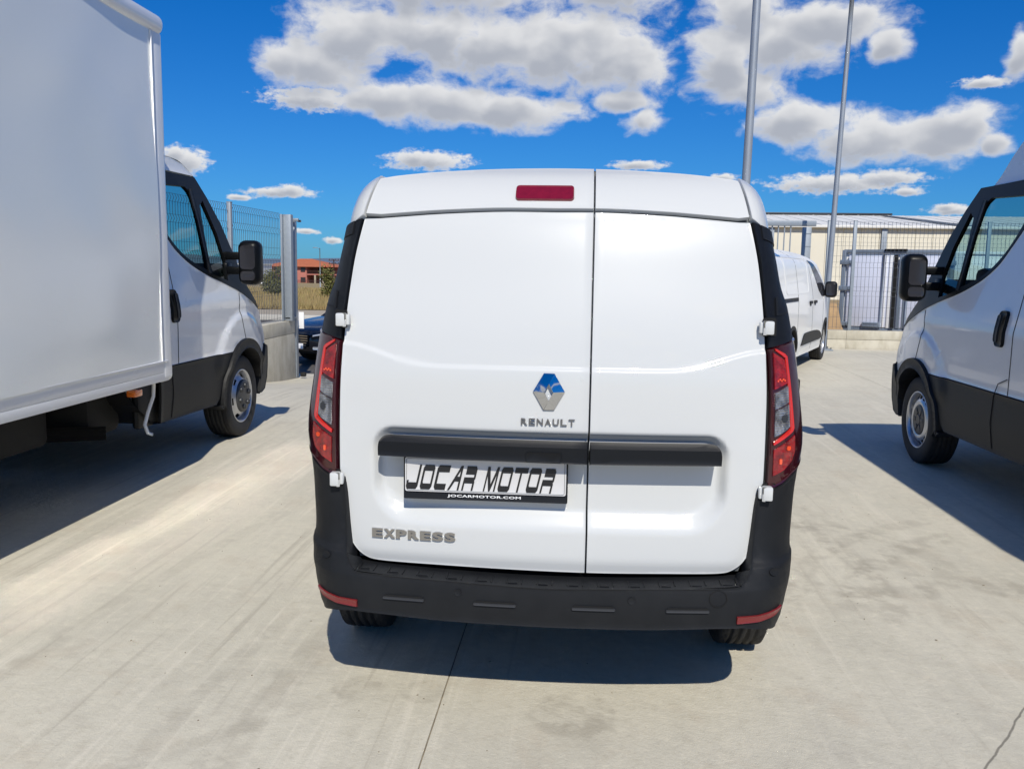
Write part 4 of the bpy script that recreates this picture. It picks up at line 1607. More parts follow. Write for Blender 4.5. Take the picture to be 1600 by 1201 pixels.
def bw(y, z):
    w = .90 - .16 * max(0, z - 1.02) ** 1.25 - .05 * sm((.45 - z) / .3)
    if y > .2:
        w -= .13 * ((y - .2) / .95) ** 2.2
    if z > 1.6:
        w -= .28 * ((z - 1.6) / .22) ** 2
    return w


AF, AR = .42, -2.62
for s in (1, -1):
    F = lambda u, v: (s * bw(u, v), u, v)
    kw = dict(out=(s, 0, 0), gu=.09, gv=.07)
    arc_ = lambda c, a0, a1, st, r=.36: [(c + r * math.cos(math.radians(a)), .33 + r * math.sin(math.radians(a))) for a in range(a0, a1, st)]
    prof_ = [(1.20, .30), (1.26, .50), (1.22, .68), (1.06, .84), (.74, .98), (.58, 1.06)]
    roofl = spline([(.58, 1.08), (.25, 1.28), (-.10, 1.50), (-.45, 1.66), (-.80, 1.75), (-1.4, 1.80), (-2.4, 1.815), (-3.92, 1.80)], 4)
    outl_b = [(-3.98, .36)] + arc_(AR, 174, 4, -12) + [(-2.2, .24), (.02, .24)] + arc_(AF, 194, 4, -12) + [(.82, .30)] + prof_ + roofl
    dw = spline([(-1.12, 1.67), (-.78, 1.64), (-.35, 1.50), (.12, 1.30), (.36, 1.17)], 3) + [(.36, 1.12), (.05, 1.10), (-.15, 1.105), (-.42, 1.20), (-.75, 1.45)]
    bm = nb()
    patch(bm, outl_b, F, thick=.02, r=.004, **kw)
    obj('flank', bm, M['white2'], bv)
    bm = nb()
    patch(bm, dw, F, thick=.01, off=.003, **kw)
    obj('door_window', bm, M['win'], bv)
    bm = nb()
    patch(bm, strip([(-.02, 1.30), (.10, 1.11)], .035), F, thick=.004, off=.006, **kw)
    obj('window_bar', bm, M['black'], bv)
    pan = rrect(-3.15, -1.36, 1.175, 1.70, .09)
    pin = rrect(-3.135, -1.375, 1.19, 1.685, .08)
    bm = nb()
    patch(bm, pan, F, holes=[pin], thick=.004, off=.004, **kw)
    obj('panel_pressing', bm, M['white2'], bv)
    for pts in ([(-2.30, 1.79), (-2.27, 1.5), (-2.27, 1.14), (-2.25, .62)], [(-1.22, 1.70), (-1.02, 1.2), (-.98, .3)], [(.02, 1.08), (.06, .80), (.03, .5)]):
        bm = nb()
        patch(bm, strip(pts, .007), F, thick=.002, off=.0015, **kw)
        obj('shut_line', bm, M['seal'], bv)
    bm = nb()
    patch(bm, [(-3.3, 1.07), (-2.28, 1.07), (-2.28, 1.125), (-3.3, 1.125)], F, thick=.01, r=.004, off=.006, **kw)
    obj('door_rail', bm, M['black'], bv)
    for xc in (-1.24, -.82):
        bm = nb()
        patch(bm, rrect(xc - .11, xc + .10, 1.005, 1.05, .02), F, thick=.02, r=.006, off=.022, **kw)
        patch(bm, rrect(xc - .05, xc + .05, .975, 1.02, .02), F, thick=.01, off=.004, **kw)
        obj('door_handle', bm, M['black'], bv)
    bm = nb()
    patch(bm, spline([(-1.92, .40), (-1.74, .54), (-1.5, .575), (-.5, .565), (-.14, .50), (-.10, .42), (-.3, .40)], 3), F, thick=.02, r=.01, off=.014, **kw)
    obj('side_cladding', bm, M['clad'], bv)
    bm = nb()
    for c_ in (AF, AR):
        pass
    patch(bm, arc_(AF, 180, -1, -9, .40) + arc_(AF, 0, 181, 9, .345), F, thick=.06, r=.006, off=.012, **kw)
    obj('wheel_flare', bm, M['clad'], bv)
    bm = nb()
    patch(bm, arc_(AR, 180, -1, -9, .40) + arc_(AR, 0, 181, 9, .345), F, thick=.06, r=.006, off=.012, **kw)
    obj('wheel_flare', bm, M['clad'], bv)
    wheel(bv, (s * .775, AF, .315), .315, .20, s, 'plain')
    wheel(bv, (s * .775, AR, .315), .315, .20, s, 'plain')
    for c_ in (AF, AR):
        bm = nb()
        lin = arc_(c_, 180, -1, -15, .37)
        for a, b in zip(lin, lin[1:]):
            bm.faces.new([bm.verts.new((s * x, p[0], p[1])) for x, p in ((.84, a), (.84, b), (.5, b), (.5, a))])
        bm.faces.new([bm.verts.new((s * .5, p[0], p[1])) for p in lin])
        obj('wheel_liner', bm, M['hole'], bv, smooth=False)
    bm = nb()
    box(bm, (s * .985, .20, 1.21), (.20, .13, .27), bev=.06, seg=4)
    box(bm, (s * .90, .20, 1.14), (.12, .06, .05), bev=.015)
    mm_ = obj('door_mirror', bm, M['black'], bv)
    bm = nb()
    patch(bm, rrect(s * .985 - .07, s * .985 + .07, 1.11, 1.31, .04), plane_xz(.133), thick=.004, r=.002)
    obj('mirror_glass', bm, M['win'], mm_)
    if s == 1:
        t = nb()
        for k, (w_, lo, hi_) in enumerate(((.05, 0, 1), (.035, .55, 1), (.05, 0, .4), (.035, 0, 1), (.05, .0, 1), (.03, .0, .45))):
            u0 = -3.40 + k * .062
            patch(t, [(u0, 1.690 + lo * .05), (u0 + w_, 1.690 + lo * .05), (u0 + w_, 1.690 + hi_ * .05), (u0, 1.690 + hi_ * .05)], F, thick=.002, off=.005, out=(1, 0, 0))
        obj('blue_mark', t, M['bink'], bv, label='small blue marking high on the side')


def bskin(pts, m, nm, bulge=.06, nx=8, dz=.02):
    bm = nb()
    rows = []
    for (y, z) in pts:
        w = bw(y, z)
        rows.append([bm.verts.new((w * (2 * k / nx - 1), y + bulge * (1 - (2 * k / nx - 1) ** 2), z + dz * (1 - (2 * k / nx - 1) ** 2))) for k in range(nx + 1)])
    for a, b in zip(rows, rows[1:]):
        for k in range(nx):
            bm.faces.new((a[k], a[k + 1], b[k + 1], b[k]))
    bmesh.ops.recalc_face_normals(bm, faces=bm.faces[:])
    return obj(nm, bm, m, bv, ang=40)


bskin([(1.20, .30), (1.26, .50), (1.22, .68)], M['clad'], 'front_bumper')
bskin(spline([(1.22, .68), (1.06, .84), (.74, .98), (.58, 1.07)], 3), M['white2'], 'bonnet')
bskin(spline([(.58, 1.08), (.25, 1.28), (-.10, 1.50), (-.45, 1.66)], 3), M['gloss'], 'windscreen')
bskin(spline([(-.45, 1.66), (-.80, 1.75), (-1.4, 1.80), (-2.4, 1.815), (-3.92, 1.80)], 3), M['white2'], 'roof', 0)
bm = nb()
box(bm, (0, -3.94, 1.08), (1.60, .05, 1.40), bev=.02)
obj('rear_door', bm, M['white2'], bv)
bm = nb()
box(bm, (0, -1.2, .36), (1.5, 4.3, .14), bev=.03)
obj('underbody', bm, M['under'], bv)

# ------------------------------------------------------------------ wire fences, walls, gate
ZF = (2.43, 2.14, 1.65, 1.09)


def wire_panel(a0, a1, z0, z1, folds, axis, c, nm_parent, sp=.076, rw=.0026):
    """welded mesh: straight uprights that kink at the folds, pairs of level wires at each fold"""
    bm = nb()

    def pt(a, d, z):
        return (a, c + d, z) if axis == 'x' else (c + d, a, z)

    def bar(p, q, r):
        p, q = Vector(p), Vector(q)
        d = (q - p).normalized()
        k = Vector((0, 0, 1)) if abs(d.z) < .7 else Vector((1, 0, 0))
        a = d.cross(k).normalized() * r
        b = d.cross(a).normalized() * r
        A = [bm.verts.new(p + o) for o in (a + b, a - b, -a - b, b - a)]
        B = [bm.verts.new(q + o) for o in (a + b, a - b, -a - b, b - a)]
        for i in range(4):
            bm.faces.new((A[i], A[(i + 1) % 4], B[(i + 1) % 4], B[i]))
    n = int((a1 - a0) / sp)
    for i in range(n + 1):
        a = a0 + i * sp
        pts = [(0, z0)]
        for f in sorted(folds):
            pts += [(0, f - .05), (.022, f), (0, f + .05)]
        pts = [p for p in pts if p[1] <= z1] + [(0, z1)]
        for p, q in zip(pts, pts[1:]):
            bar(pt(a, p[0], p[1]), pt(a, q[0], q[1]), rw)
    lev = []
    for f in folds:
        lev += [f - .05, f + .05]
    z = z0 + .03
    while z < z1:
        if all(abs(z - f) > .12 for f in folds):
            lev.append(z)
        z += .2
    for z in lev:
        if z <= z1:
            bar(pt(a0, 0, z), pt(a1, 0, z), rw * .75)
    o = obj('wire_mesh', bm, M['wire'], nm_parent, smooth=False)
    o['kind'] = 'stuff'
    return o


def post(parent, x, y, z0, z1, sx=.06, sy=.06, m=None, name='fence_post'):
    bm = nb()
    box(bm, (x, y, (z0 + z1) / 2), (sx, sy, z1 - z0), bev=.006)
    box(bm, (x, y, z1 + .004), (sx + .006, sy + .006, .012), bev=.003)
    return obj(name, bm, m or M['galv'], parent)


def cast_wall(name, label, x0, x1, y0, y1, z0, z1, board, cuts):
    w = thing(name, label, 'wall')
    along_x = (x1 - x0) > (y1 - y0)
    a, b = (x0, x1) if along_x else (y0, y1)
    ed = [a] + cuts + [b]
    for p, q in zip(ed, ed[1:]):
        for zz0, zz1 in ((z0, board - .003), (board + .003, z1)):
            bm = nb()
            g2 = .003
            if along_x:
                box(bm, ((p + q) / 2, (y0 + y1) / 2, (zz0 + zz1) / 2), (q - p - g2, y1 - y0 - random.uniform(0, .006), zz1 - zz0), bev=.006)
            else:
                box(bm, ((x0 + x1) / 2, (p + q) / 2, (zz0 + zz1) / 2), (x1 - x0 - random.uniform(0, .006), q - p - g2, zz1 - zz0), bev=.006)
            obj('cast_section', bm, M['cwall'], w)
    return w


cast_wall('concrete_wall', 'low cracked concrete wall under the wire fence at the back right', 4.95, 16.0, 15.12, 15.34, -.3, .365, .185, [5.32, 8.2, 11.2, 14.0])
fr = thing('mesh_fence', 'grey welded wire fence on the low wall in front of the grey trailer doors', 'fence')
px = [4.88, 5.375, 7.9, 10.4, 12.9, 15.4]
for x in px:
    post(fr, x, 15.18, .36, 2.50, .065, .05)
for a, b in zip(px, px[1:]):
    wire_panel(a + .03, b - .03, .39, 2.49, ZF, 'x', 15.215, fr)

gate = thing('sliding_gate', 'grey steel bar gate with a heavy top beam behind the far white van', 'gate')
bm = nb()
box(bm, (2.2, 16.0, 2.485), (5.25, .10, .11), bev=.008)
obj('top_beam', bm, M['galv'], gate)
bm = nb()
box(bm, (4.65, 16.0, 1.20), (.17, .10, 2.42), bev=.008)
for k in range(9):
    box(bm, (4.65, 15.945, .2 + k * .26), (.172, .004, .012))
obj('end_upright', bm, M['galv'], gate)
bm = nb()
box(bm, (2.2, 16.0, .14), (5.1, .10, .14), bev=.008)
obj('bottom_beam', bm, M['galv'], gate)
b0 = None
for k in range(38):
    x = -.30 + k * .125
    if b0 is None:
        bm = nb()
        box(bm, (0, 16.0, 1.32), (.022, .022, 2.23))
        b0 = obj('gate_bar', bm, M['galv'], gate, smooth=False)
        o = b0
    else:
        o = copy(b0, gate)
    o.location.x = x

lw = cast_wall('concrete_wall', 'concrete wall beside the cab of the box truck ending at the tall gate post', -5.30, -5.02, -2.0, 12.62, -.75, .51, .28, [1.5, 4.5, 7.5, 10.5])
fl = thing('mesh_fence', 'grey welded wire fence standing on the wall behind the box truck cab', 'fence')
py = [12.27, 10.05, 7.55, 5.05, 2.55, .05]
for y in py[1:]:
    post(fl, -5.12, y, .505, 2.38, .06, .075)
for a, b in zip(py[1:], py):
    wire_panel(a + .04, b - .03, .535, 2.36, (2.31, 2.05, 1.6, 1.1), 'y', -5.14, fl)
gp = thing('gate_post', 'tall grey steel gate post beside the end of the concrete wall', 'post')
bm = nb()
box(bm, (-5.065, 12.72, .87), (.105, .13, 2.80), bev=.008)
box(bm, (-5.065, 12.72, 2.275), (.115, .14, .015))
obj('square_post', bm, M['galv'], gp)
bm = nb()
box(bm, (-5.10, 12.27, 1.43), (.03, .13, 1.83), bev=.004)
box(bm, (-5.02, 12.30, 1.43), (.13, .02, 1.83), bev=.004)
box(bm, (-4.965, 12.36, 1.43), (.02, .12, 1.83), bev=.004)
box(bm, (-5.04, 12.5, .56), (.10, .42, .03), bev=.004)
obj('guide_channel', bm, M['galv'], gp)
bm = nb()
box(bm, (-4.99, 12.58, 2.27), (.16, .05, .05), bev=.006)
tube(bm, [(-4.94, 12.62, 2.25), (-4.88, 12.62, 2.25)], .02, 10)
obj('guide_roller', bm, M['galv'], gp)
bm = nb()
box(bm, (-4.995, 12.90, .49), (.10, .03, .30), bev=.006)
obj('white_plate', bm, M['wink'], gp)
bm = nb()
box(bm, (-4.90, 12.68, -.47), (.10, .08, .08), bev=.02)
obj('foot_stop', bm, M['under'], gp)

# ------------------------------------------------------------------ light poles
for (xb, yb_, lean, h_, d_, lab) in ((2.03, 8.5, (.012, 0), 9.2, .100, 'galvanised light pole rising straight behind the roof of the middle van'),
                                     (4.77, 14.72, (.022, 0), 6.55, .098, 'galvanised light pole standing by the wire fence behind the far white van')):
    lp = thing('light_pole', lab, 'light pole', (xb, yb_, 0), group='light poles of the yard')
    bm = nb()
    n = 12
    pts = [(lean[0] * z, lean[1] * z, z) for z in [h_ * k / n for k in range(n + 1)]]
    tube(bm, pts, [d_ * .5 * (1.12 - .30 * k / n) for k in range(n + 1)], 20)
    obj('shaft', bm, M['galvp'], lp)
    bm = nb()
    box(bm, (0, 0, .012), (.32, .32, .02), bev=.004)
    for a in (-.12, .12):
        for b in (-.12, .12):
            tube(bm, [(a, b, .02), (a, b, .06)], .012, 6)
    obj('base_plate', bm, M['galv'], lp)
    bm = nb()
    tx = lean[0] * h_
    tube(bm, [(tx - .5, 0, h_ + .02), (tx + .5, 0, h_ + .02)], .03, 8)
    obj('cross_arm', bm, M['galv'], lp)
    for q in (-.42, .42):
        bm = nb()
        box(bm, (tx + q, -.12, h_ + .12), (.34, .28, .07), rx=.3, bev=.015)
        obj('floodlight', bm, M['rimd'], lp)

# ------------------------------------------------------------------ trailer doors behind the fence
tr = thing('box_trailer', 'grey framed trailer body with closed pale double doors behind the wire fence', 'trailer', (8.16, 20.9, 0), -math.radians(27))
bm = nb()
box(bm, (0, 1.6, 1.05), (2.58, 3.1, 2.02))
obj('trailer_body', bm, M['wink'], tr)
bm = nb()
for x in (-1.30, 1.30):
    box(bm, (x, .02, 1.05), (.10, .12, 2.1), bev=.01)
box(bm, (0, .02, 2.07), (2.62, .11, .09), bev=.01)
box(bm, (0, .02, .03), (2.62, .12, .10), bev=.01)
obj('door_frame', bm, M['tcon'], tr)
bm = nb()
box(bm, (-.03, -.05, 2.10), (.55, .05, .06), bev=.01)
obj('top_lamp_bar', bm, M['black'], tr)
for s in (-1, 1):
    bm = nb()
    box(bm, (s * .64, -.02, 1.03), (1.06, .05, 1.86), bev=.012)
    dpan = obj('trailer_door', bm, M['tdoor'], tr)
    bm = nb()
    box(bm, (s * .12, -.05, 1.03), (.09, .03, 1.88), bev=.004)
    box(bm, (s * .235, -.05, 1.03), (.05, .02, 1.86), bev=.004)
    obj('door_edge', bm, M['tcon'] if s == 1 else M['alu'], dpan)
    bm = nb()
    tube(bm, [(s * .30, -.085, .1), (s * .30, -.085, 2.0)], .022, 8)
    obj('lock_rod', bm, M['tcon'], dpan)
    bm = nb()
    box(bm, (s * .52, -.10, .16), (.44, .06, .13), bev=.02)
    box(bm, (s * .52, -.13, .20), (.34, .03, .03))
    obj('lock_handle', bm, M['tcon'], dpan)
    for z in (.16, 1.10, 1.78):
        bm = nb()
        box(bm, (s * 1.22, -.07, z), (.34, .06, .12), bev=.015)
        box(bm, (s * 1.10, -.08, z), (.10, .07, .08), bev=.01)
        obj('door_hinge', bm, M['tcon'], dpan)
bm = nb()
box(bm, (0, -.10, 1.03), (.10, .02, 1.9))
obj('door_gap', bm, M['hole'], tr)

t2 = thing('box_trailer', 'plain white box body standing beyond the grey framed trailer doors', 'trailer', (13.6, 25.5, 0), 0)
bm = nb()
box(bm, (0, 1.6, 1.15), (4.4, 3.0, 2.05), bev=.03)
obj('trailer_body', bm, M['wink'], t2)
bm = nb()
box(bm, (0, .08, 2.17), (4.42, .08, .08), bev=.01)
box(bm, (0, .08, .14), (4.42, .08, .10), bev=.01)
obj('edge_rail', bm, M['alu'], t2)

st = thing('earth_bank', 'low brown bank of dry soil behind the fence beside the trailer', 'bank')
bm = nb()
grid_sheet(bm, 4.6, 6.75, 20.2, 24.0, 20, 14, lambda x, y: .78 * sm((y - 20.2) / 1.0) * sm((24 - y) / 1.5) * (.9 + .1 * math.sin(x * 3.1) * math.sin(y * 2.2)), .3)
o = obj('soil', bm, M['toilet'], st)

# ------------------------------------------------------------------ warehouse
wh = thing('warehouse', 'long cream metal warehouse with a pale low pitched roof behind the wire fence', 'building')
Y0, YR, X0_, X1_ = 50.0, 61.0, 2.0, 46.0
me0 = None
k = 0
x = X0_
while x < X1_:
    if me0 is None:
        bm = nb()
        box(bm, (.498, Y0, 2.06), (.988, .10, 4.2), bev=.012, seg=1)
        me0 = obj('wall_panel', bm, M['cream'], wh, smooth=False)
        o = me0
    else:
        o = copy(me0, wh)
    o.location.x = x
    o.location.y = random.uniform(0, .012)
    x += 1.0
bm = nb()
box(bm, ((X0_ + X1_) / 2, Y0 + 11, 2.0), (X1_ - X0_, 21.6, 4.2))
obj('wall_core', bm, M['cream'], wh)
for x in (10.9, 17.25, 21.2, 27.5, 33.5):
    bm = nb()
    box(bm, (x, Y0 - .12, 2.05), (.30, .14, 4.15), bev=.01)
    obj('downpipe', bm, M['galv'], wh)
bm = nb()
n = 44
rows = []
for (y, z) in ((Y0 - .25, 4.20), (YR, 5.52), (2 * YR - Y0, 4.2)):
    rows.append([bm.verts.new((X0_ - .3 + (X1_ - X0_ + .6) * i / n, y, z)) for i in range(n + 1)])
for a, b in zip(rows, rows[1:]):
    for i in range(n):
        bm.faces.new((a[i], a[i + 1], b[i + 1], b[i]))
obj('roof', bm, M['roofw'], wh, smooth=False)
bm = nb()
box(bm, ((X0_ + X1_) / 2, Y0 - .28, 4.17), (X1_ - X0_ + .6, .16, .16), bev=.02)
obj('gutter', bm, M['roofw'], wh)
bm = nb()
for i in range(n + 1):
    x = X0_ - .3 + (X1_ - X0_ + .6) * i / n
    tube(bm, [(x, Y0 - .2, 4.212), (x, YR - .1, 5.525)], .016, 4)
o = obj('roof_seam', bm, M['roofw'], wh)
o['kind'] = 'stuff'
bm = nb()
box(bm, (10.5, YR, 5.60), (21.5, .5, .13), bev=.02)
obj('ridge_vent', bm, M['rimd'], wh)
bm = nb()
vv = [bm.verts.new(p) for p in ((20.2, 60.0, 5.44), (21.0, 60.0, 5.44), (22.6, 50.5, 4.32), (21.4, 50.5, 4.32))]
bm.faces.new(vv)
bmesh.ops.solidify(bm, geom=bm.faces[:], thickness=-.03)
obj('roof_stripe', bm, M['galv'], wh, smooth=False)  # grey strip running diagonally down the roof slope

# ------------------------------------------------------------------ far red house, shed, lamp, pylon
hs_ = thing('house', 'two storey salmon house with a terracotta hipped roof and balcony far across the field', 'house')
bm = nb()
box(bm, (-98.8, 293, -1.6), (14.2, 16, 6.0))
box(bm, (-87.2, 296, -1.6), (10.4, 10, 6.0))
obj('wall', bm, M['salmon'], hs_, smooth=False)
bm = nb()


def hip(x0, x1, y0, y1, z0, z1, ins):
    a = [bm.verts.new(p) for p in ((x0, y0, z0), (x1, y0, z0), (x1, y1, z0), (x0, y1, z0))]
    b = [bm.verts.new(p) for p in ((x0 + ins, (y0 + y1) / 2, z1), (x1 - ins, (y0 + y1) / 2, z1))]
    bm.faces.new((a[0], a[1], b[1], b[0]))
    bm.faces.new((a[1], a[2], b[1]))
    bm.faces.new((a[2], a[3], b[0], b[1]))
    bm.faces.new((a[3], a[0], b[0]))
    bm.faces.new(a[::-1])


hip(-107.0, -81.5, 283.8, 302, 1.2, 3.9, 10.8)
obj('roof', bm, M['tile'], hs_, smooth=False)
for (x, z, w_, h_, y) in ((-92.9, .25, 1.3, 1.25, 285), (-92.9, -3.1, 1.4, 1.4, 285), (-97.2, .25, 1.3, 1.25, 285), (-101.5, .25, 1.3, 1.25, 285), (-101.5, -3.1, 1.4, 1.4, 285), (-84.6, .1, 1.3, 1.5, 291)):
    bm = nb()
    box(bm, (x, y - .03, z), (w_ + .3, .16, h_ + .3))
    wf = obj('window', bm, M['brown'], hs_, smooth=False)
    bm = nb()
    box(bm, (x, y - .10, z), (w_, .1, h_))
    obj('pane', bm, M['win'], wf, smooth=False)
for (x, z) in ((-88.6, .0), (-88.0, -3.2)):
    bm = nb()
    box(bm, (x, 290.95, z), (1.8, .2, 2.3))
    obj('door', bm, M['brown'], hs_, smooth=False)
bm = nb()
box(bm, (-86.0, 288, -1.3), (11.2, 6, .35))
obj('balcony', bm, M['salmon'], hs_, smooth=False)
for x in (-88.9, -86.2, -82.5):
    bm = nb()
    box(bm, (x, 285.3, -3.0), (.55, .5, 3.3))
    obj('column', bm, M['pave'], hs_, smooth=False)
bm = nb()
for k in range(38):
    box(bm, (-91.5 + k * .3, 285.1, -.6), (.06, .06, 1.1))
box(bm, (-86, 285.1, -.05), (11.2, .1, .1))
o = obj('balcony_railing', bm, M['brown'], hs_, smooth=False)
o['kind'] = 'stuff'
gf = thing('garden_fence', 'dark low railing in front of the salmon house', 'fence')
bm = nb()
for k in range(130):
    box(bm, (-112 + k * .3, 279, -3.75), (.06, .06, 1.3))
box(bm, (-92.5, 279, -3.2), (39, .08, .08))
o = obj('railing', bm, M['brown'], gf, smooth=False)
o['kind'] = 'stuff'
bm = nb()
box(bm, (-92.5, 279, -4.6), (39, .3, .6))
obj('footing', bm, M['pave'], gf, smooth=False)

sh = thing('shed', 'far white shed seen through the fence left of the bush', 'building')
bm = nb()
box(bm, (-70.0, 182, -.4), (5.0, 6, 4.0), bev=.02)
obj('wall', bm, M['wink'], sh, smooth=False)
bm = nb()
box(bm, (-70.0, 182, 1.7), (5.3, 6.3, .25))
obj('roof', bm, M['roofw'], sh, smooth=False)
bm = nb()
box(bm, (-69.6, 178.95, -1.1), (2.0, .1, 2.4))
obj('door', bm, M['galv'], sh, smooth=False)

lp = thing('street_lamp', 'thin far street lamp in front of the salmon house', 'street lamp', (-37.1, 120, -1.9))
bm = nb()
tube(bm, [(0, 0, 0), (0, 0, 5.9)], [.09, .05], 8)
tube(bm, [(0, 0, 5.8), (-.5, 0, 5.95)], .035, 6)
obj('shaft', bm, M['galv'], lp)
bm = nb()
box(bm, (-.7, 0, 5.95), (.6, .2, .1), bev=.02)
obj('lamp_head', bm, M['galv'], lp)
pw = thing('power_pole', 'far wooden power pole with cross arms beside the salmon house roof', 'power pole', (-43.7, 150, -2.4))
bm = nb()
tube(bm, [(0, 0, 0), (0, 0, 5.1)], [.14, .09], 8)
obj('shaft', bm, M['brown'], pw)
for z in (4.9, 4.3):
    bm = nb()
    box(bm, (0, 0, z), (1.9, .12, .12))
    for q in (-.8, -.3, .3, .8):
        tube(bm, [(q, 0, z), (q, 0, z + .25)], .06, 6)
    obj('cross_arm', bm, M['brown'], pw)

# ------------------------------------------------------------------ bushes and dry grass


def bush(name, label, c, rad, seed, n=2600, leaf=.10):
    r = random.Random(seed)
    root = thing(name, label, 'bush', (c[0], c[1], c[2] - rad[2]))
    bm = nb()
    for k in range(9):
        a = r.uniform(0, 2 * PI)
        d = r.uniform(.2, .8)
        tube(bm, [(0, 0, 0), (rad[0] * d * .4 * math.cos(a), rad[1] * d * .4 * math.sin(a), rad[2] * .8), (rad[0] * d * math.cos(a), rad[1] * d * math.sin(a), rad[2] * r.uniform(1.1, 1.7))], [.05, .035, .01], 5)
    obj('trunk', bm, M['bark'], root)
    bm = nb()
    lobes = [(Vector((r.uniform(-.55, .55) * rad[0], r.uniform(-.5, .5) * rad[1], rad[2] + r.uniform(-.55, .6) * rad[2])), r.uniform(.35, .6)) for _ in range(16)]
    for k in range(n):
        lc, lr = r.choice(lobes)
        d = Vector((r.gauss(0, 1), r.gauss(0, 1), r.gauss(0, 1))).normalized() * (r.random() ** .45) * lr
        p = lc + Vector((d.x * rad[0], d.y * rad[1], d.z * rad[2]))
        if p.z < .05:
            continue
        a = Vector((r.gauss(0, 1), r.gauss(0, 1), r.gauss(0, .7))).normalized() * leaf * r.uniform(.6, 1.3)
        b = a.cross(Vector((r.gauss(0, 1), r.gauss(0, 1), r.gauss(0, 1)))).normalized() * leaf * .4
        bm.faces.new([bm.verts.new(q) for q in (p - a, p + b, p + a, p - b)])
    obj('crown', bm, M['leaf'], root, smooth=False)
    return root


bush('bush', 'yellow green bush standing in the field seen through the fence wires', (-22.35, 60, .15), (1.05, 1.0, 1.25), 4, 3000)
bush('bush', 'yellow green bush beside the middle van in front of the salmon house', (-17.95, 60, .05), (1.15, 1.0, 1.35), 9, 3000)

r = random.Random(11)
bm = nb()
for k in range(26000):
    y = 35.8 + (r.random() ** 1.7) * 75
    x = (-.30 - r.random() * .42) * (y + 2.7) * .86 + r.uniform(-1, 1)
    z = field_z(x, y)
    pn_ = math.sin(x * .9) * math.sin(y * .5 + 1) + math.sin(x * .31 + 2)
    h = r.uniform(.12, .42) * (1 + .25 * pn_) * (1.25 if y < 48 else .9)
    w_ = r.uniform(.012, .03) * (1 + (y - 36) * .02)
    a = r.uniform(0, PI)
    dx, dy = math.cos(a) * w_, math.sin(a) * w_
    tx, ty = r.uniform(-.14, .14), r.uniform(-.14, .14)
    bm.faces.new([bm.verts.new(p) for p in ((x - dx, y - dy, z - .02), (x + dx, y + dy, z - .02), (x + tx, y + ty, z + h))])
gr = obj('tall_grass', bm, M['grass'], smooth=False)
tag(gr, 'tall dry straw coloured grass covering the field', 'grass', kind='stuff')

# ------------------------------------------------------------------ parked dark car in the street
car = thing('parked_car', 'dark blue car in the street beyond the gate post showing its grille and one headlamp', 'car', (-5.30, 15.75, -.585), math.radians(146))


def cw(y, z):
    w = .88 - .30 * max(0, z - .85) * .9
    if y > -.2:
        w -= .16 * ((y + .2) / .95) ** 2.4
    if y < -3.2:
        w -= .10 * ((-3.2 - y) / .6) ** 2
    return max(.2, w)


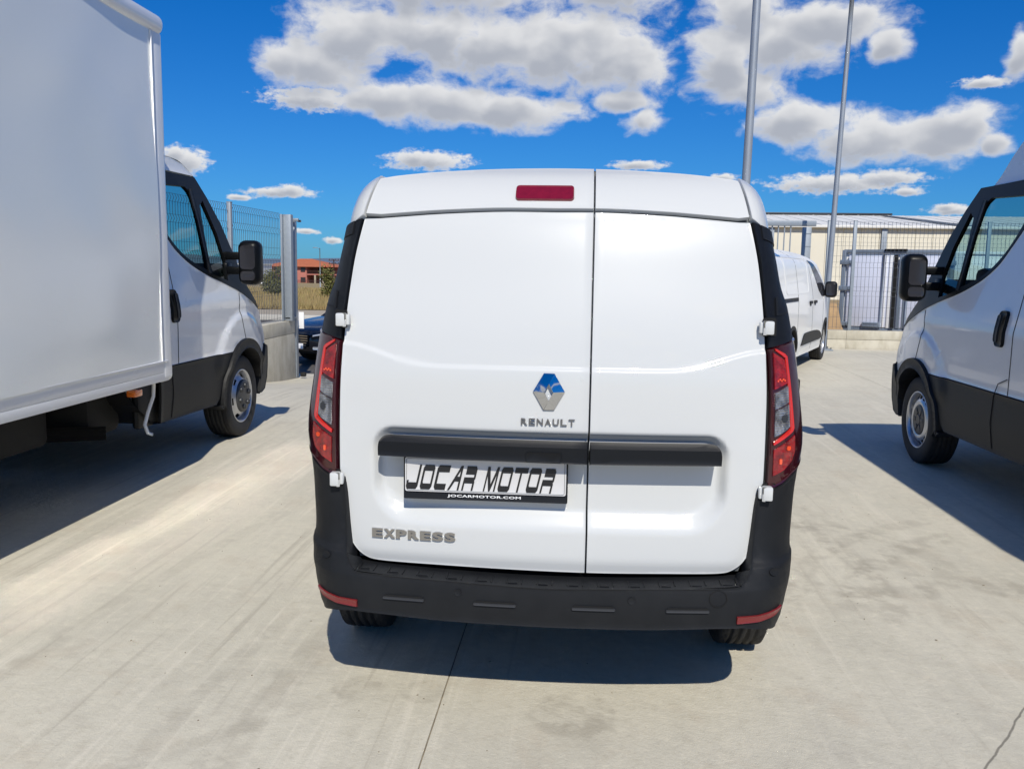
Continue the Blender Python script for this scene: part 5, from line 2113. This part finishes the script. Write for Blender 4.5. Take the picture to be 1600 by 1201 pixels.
cprof = spline([(.72, .28), (.80, .45), (.78, .62), (.66, .74), (.2, .86), (-.45, .95)], 3)
croof = spline([(-.45, .95), (-.95, 1.25), (-1.35, 1.42), (-2.0, 1.46), (-2.7, 1.36), (-3.3, 1.10), (-3.75, 1.02), (-3.85, .7), (-3.8, .3)], 3)
for s in (1, -1):
    F = lambda u, v: (s * cw(u, v), u, v)
    ac = lambda c: [(c + .35 * math.cos(math.radians(a)), .32 + .35 * math.sin(math.radians(a))) for a in range(186, -7, -14)]
    bm = nb()
    patch(bm, ac(-2.85) + ac(-.12) + [(.45, .28)] + cprof + croof + [], F, thick=.02, r=.006, out=(s, 0, 0), gu=.12, gv=.1)
    obj('flank', bm, M['blue'], car)
    bm = nb()
    patch(bm, [(-.75, .98), (-1.05, 1.24), (-1.38, 1.37), (-2.0, 1.40), (-2.65, 1.30), (-3.0, 1.02)], F, thick=.01, out=(s, 0, 0), off=.004, gu=.15, gv=.1)
    obj('side_window', bm, M['gloss'], car)
    for yy in (-.12, -2.85):
        wheel(car, (s * .77, yy, .32), .32, .20, s, 'plain')
    bm = nb()
    patch(bm, [(s * .40, .64), (s * .74, .72), (s * .80, .66), (s * .72, .60), (s * .45, .565)], lambda u, v: (u, .900 - .26 * u * u - .9 * max(0, v - .62), v), thick=.03, r=.01, out=(0, 1, 0), gu=.06, off=.012)
    hl = obj('headlamp', bm, M['gloss'], car)
    bm = nb()
    patch(bm, [(s * .46, .645), (s * .72, .70), (s * .75, .672), (s * .48, .620)], lambda u, v: (u, .900 - .26 * u * u - .9 * max(0, v - .62), v), thick=.01, r=.004, out=(0, 1, 0), gu=.06, off=.017)
    obj('lamp_glass', bm, M['lampg'], hl)
    bm = nb()
    patch(bm, rrect(min(s * .48, s * .70), max(s * .48, s * .70), .36, .42, .02), lambda u, v: (u, .90 - .26 * u * u, v), thick=.01, r=.004, out=(0, 1, 0), gu=.06, off=.014)
    obj('fog_lamp', bm, M['lampg'], car)
    bm = nb()
    box(bm, (s * .98, -.85, 1.0), (.18, .10, .13), bev=.03)
    obj('door_mirror', bm, M['blue'], car)


def cskin(pts, m, nm, bulge=.05, nx=10, dz=.03):
    bm = nb()
    rows = []
    for (y, z) in pts:
        w = cw(y, z)
        rows.append([bm.verts.new((w * (2 * k / nx - 1), y + bulge * (1 - (2 * k / nx - 1) ** 2), z + dz * (1 - (2 * k / nx - 1) ** 2))) for k in range(nx + 1)])
    for a, b in zip(rows, rows[1:]):
        for k in range(nx):
            bm.faces.new((a[k], a[k + 1], b[k + 1], b[k]))
    bmesh.ops.recalc_face_normals(bm, faces=bm.faces[:])
    return obj(nm, bm, m, car, ang=40)


cskin(cprof, M['blue'], 'bonnet', .06)
cskin(croof[:7], M['gloss'], 'windscreen', .05)
cskin(croof[6:], M['blue'], 'roof', .0)
bm = nb()
patch(bm, [(-.36, .66), (.36, .66), (.34, .48), (.26, .36), (-.26, .36), (-.34, .48)], lambda u, v: (u, .885 - .26 * u * u, v), thick=.02, r=.006, out=(0, 1, 0), gu=.08, off=.01)
gr_ = obj('grille', bm, M['hole'], car)
for k in range(6):
    bm = nb()
    z = .385 + k * .048
    hwid = .25 + .085 * min(1, k / 3)
    patch(bm, [(-hwid, z), (hwid, z), (hwid, z + .012), (-hwid, z + .012)], lambda u, v: (u, .885 - .26 * u * u, v), thick=.01, out=(0, 1, 0), gu=.08, off=.018)
    obj('grille_bar', bm, M['chrome'], gr_)
bm = nb()
box(bm, (0, .915, .42), (.50, .012, .11), bev=.006)
obj('car_plate', bm, M['wink'], car)
bm = nb()
box(bm, (0, -1.5, .28), (1.5, 4.0, .14), bev=.04)
obj('underbody', bm, M['under'], car)
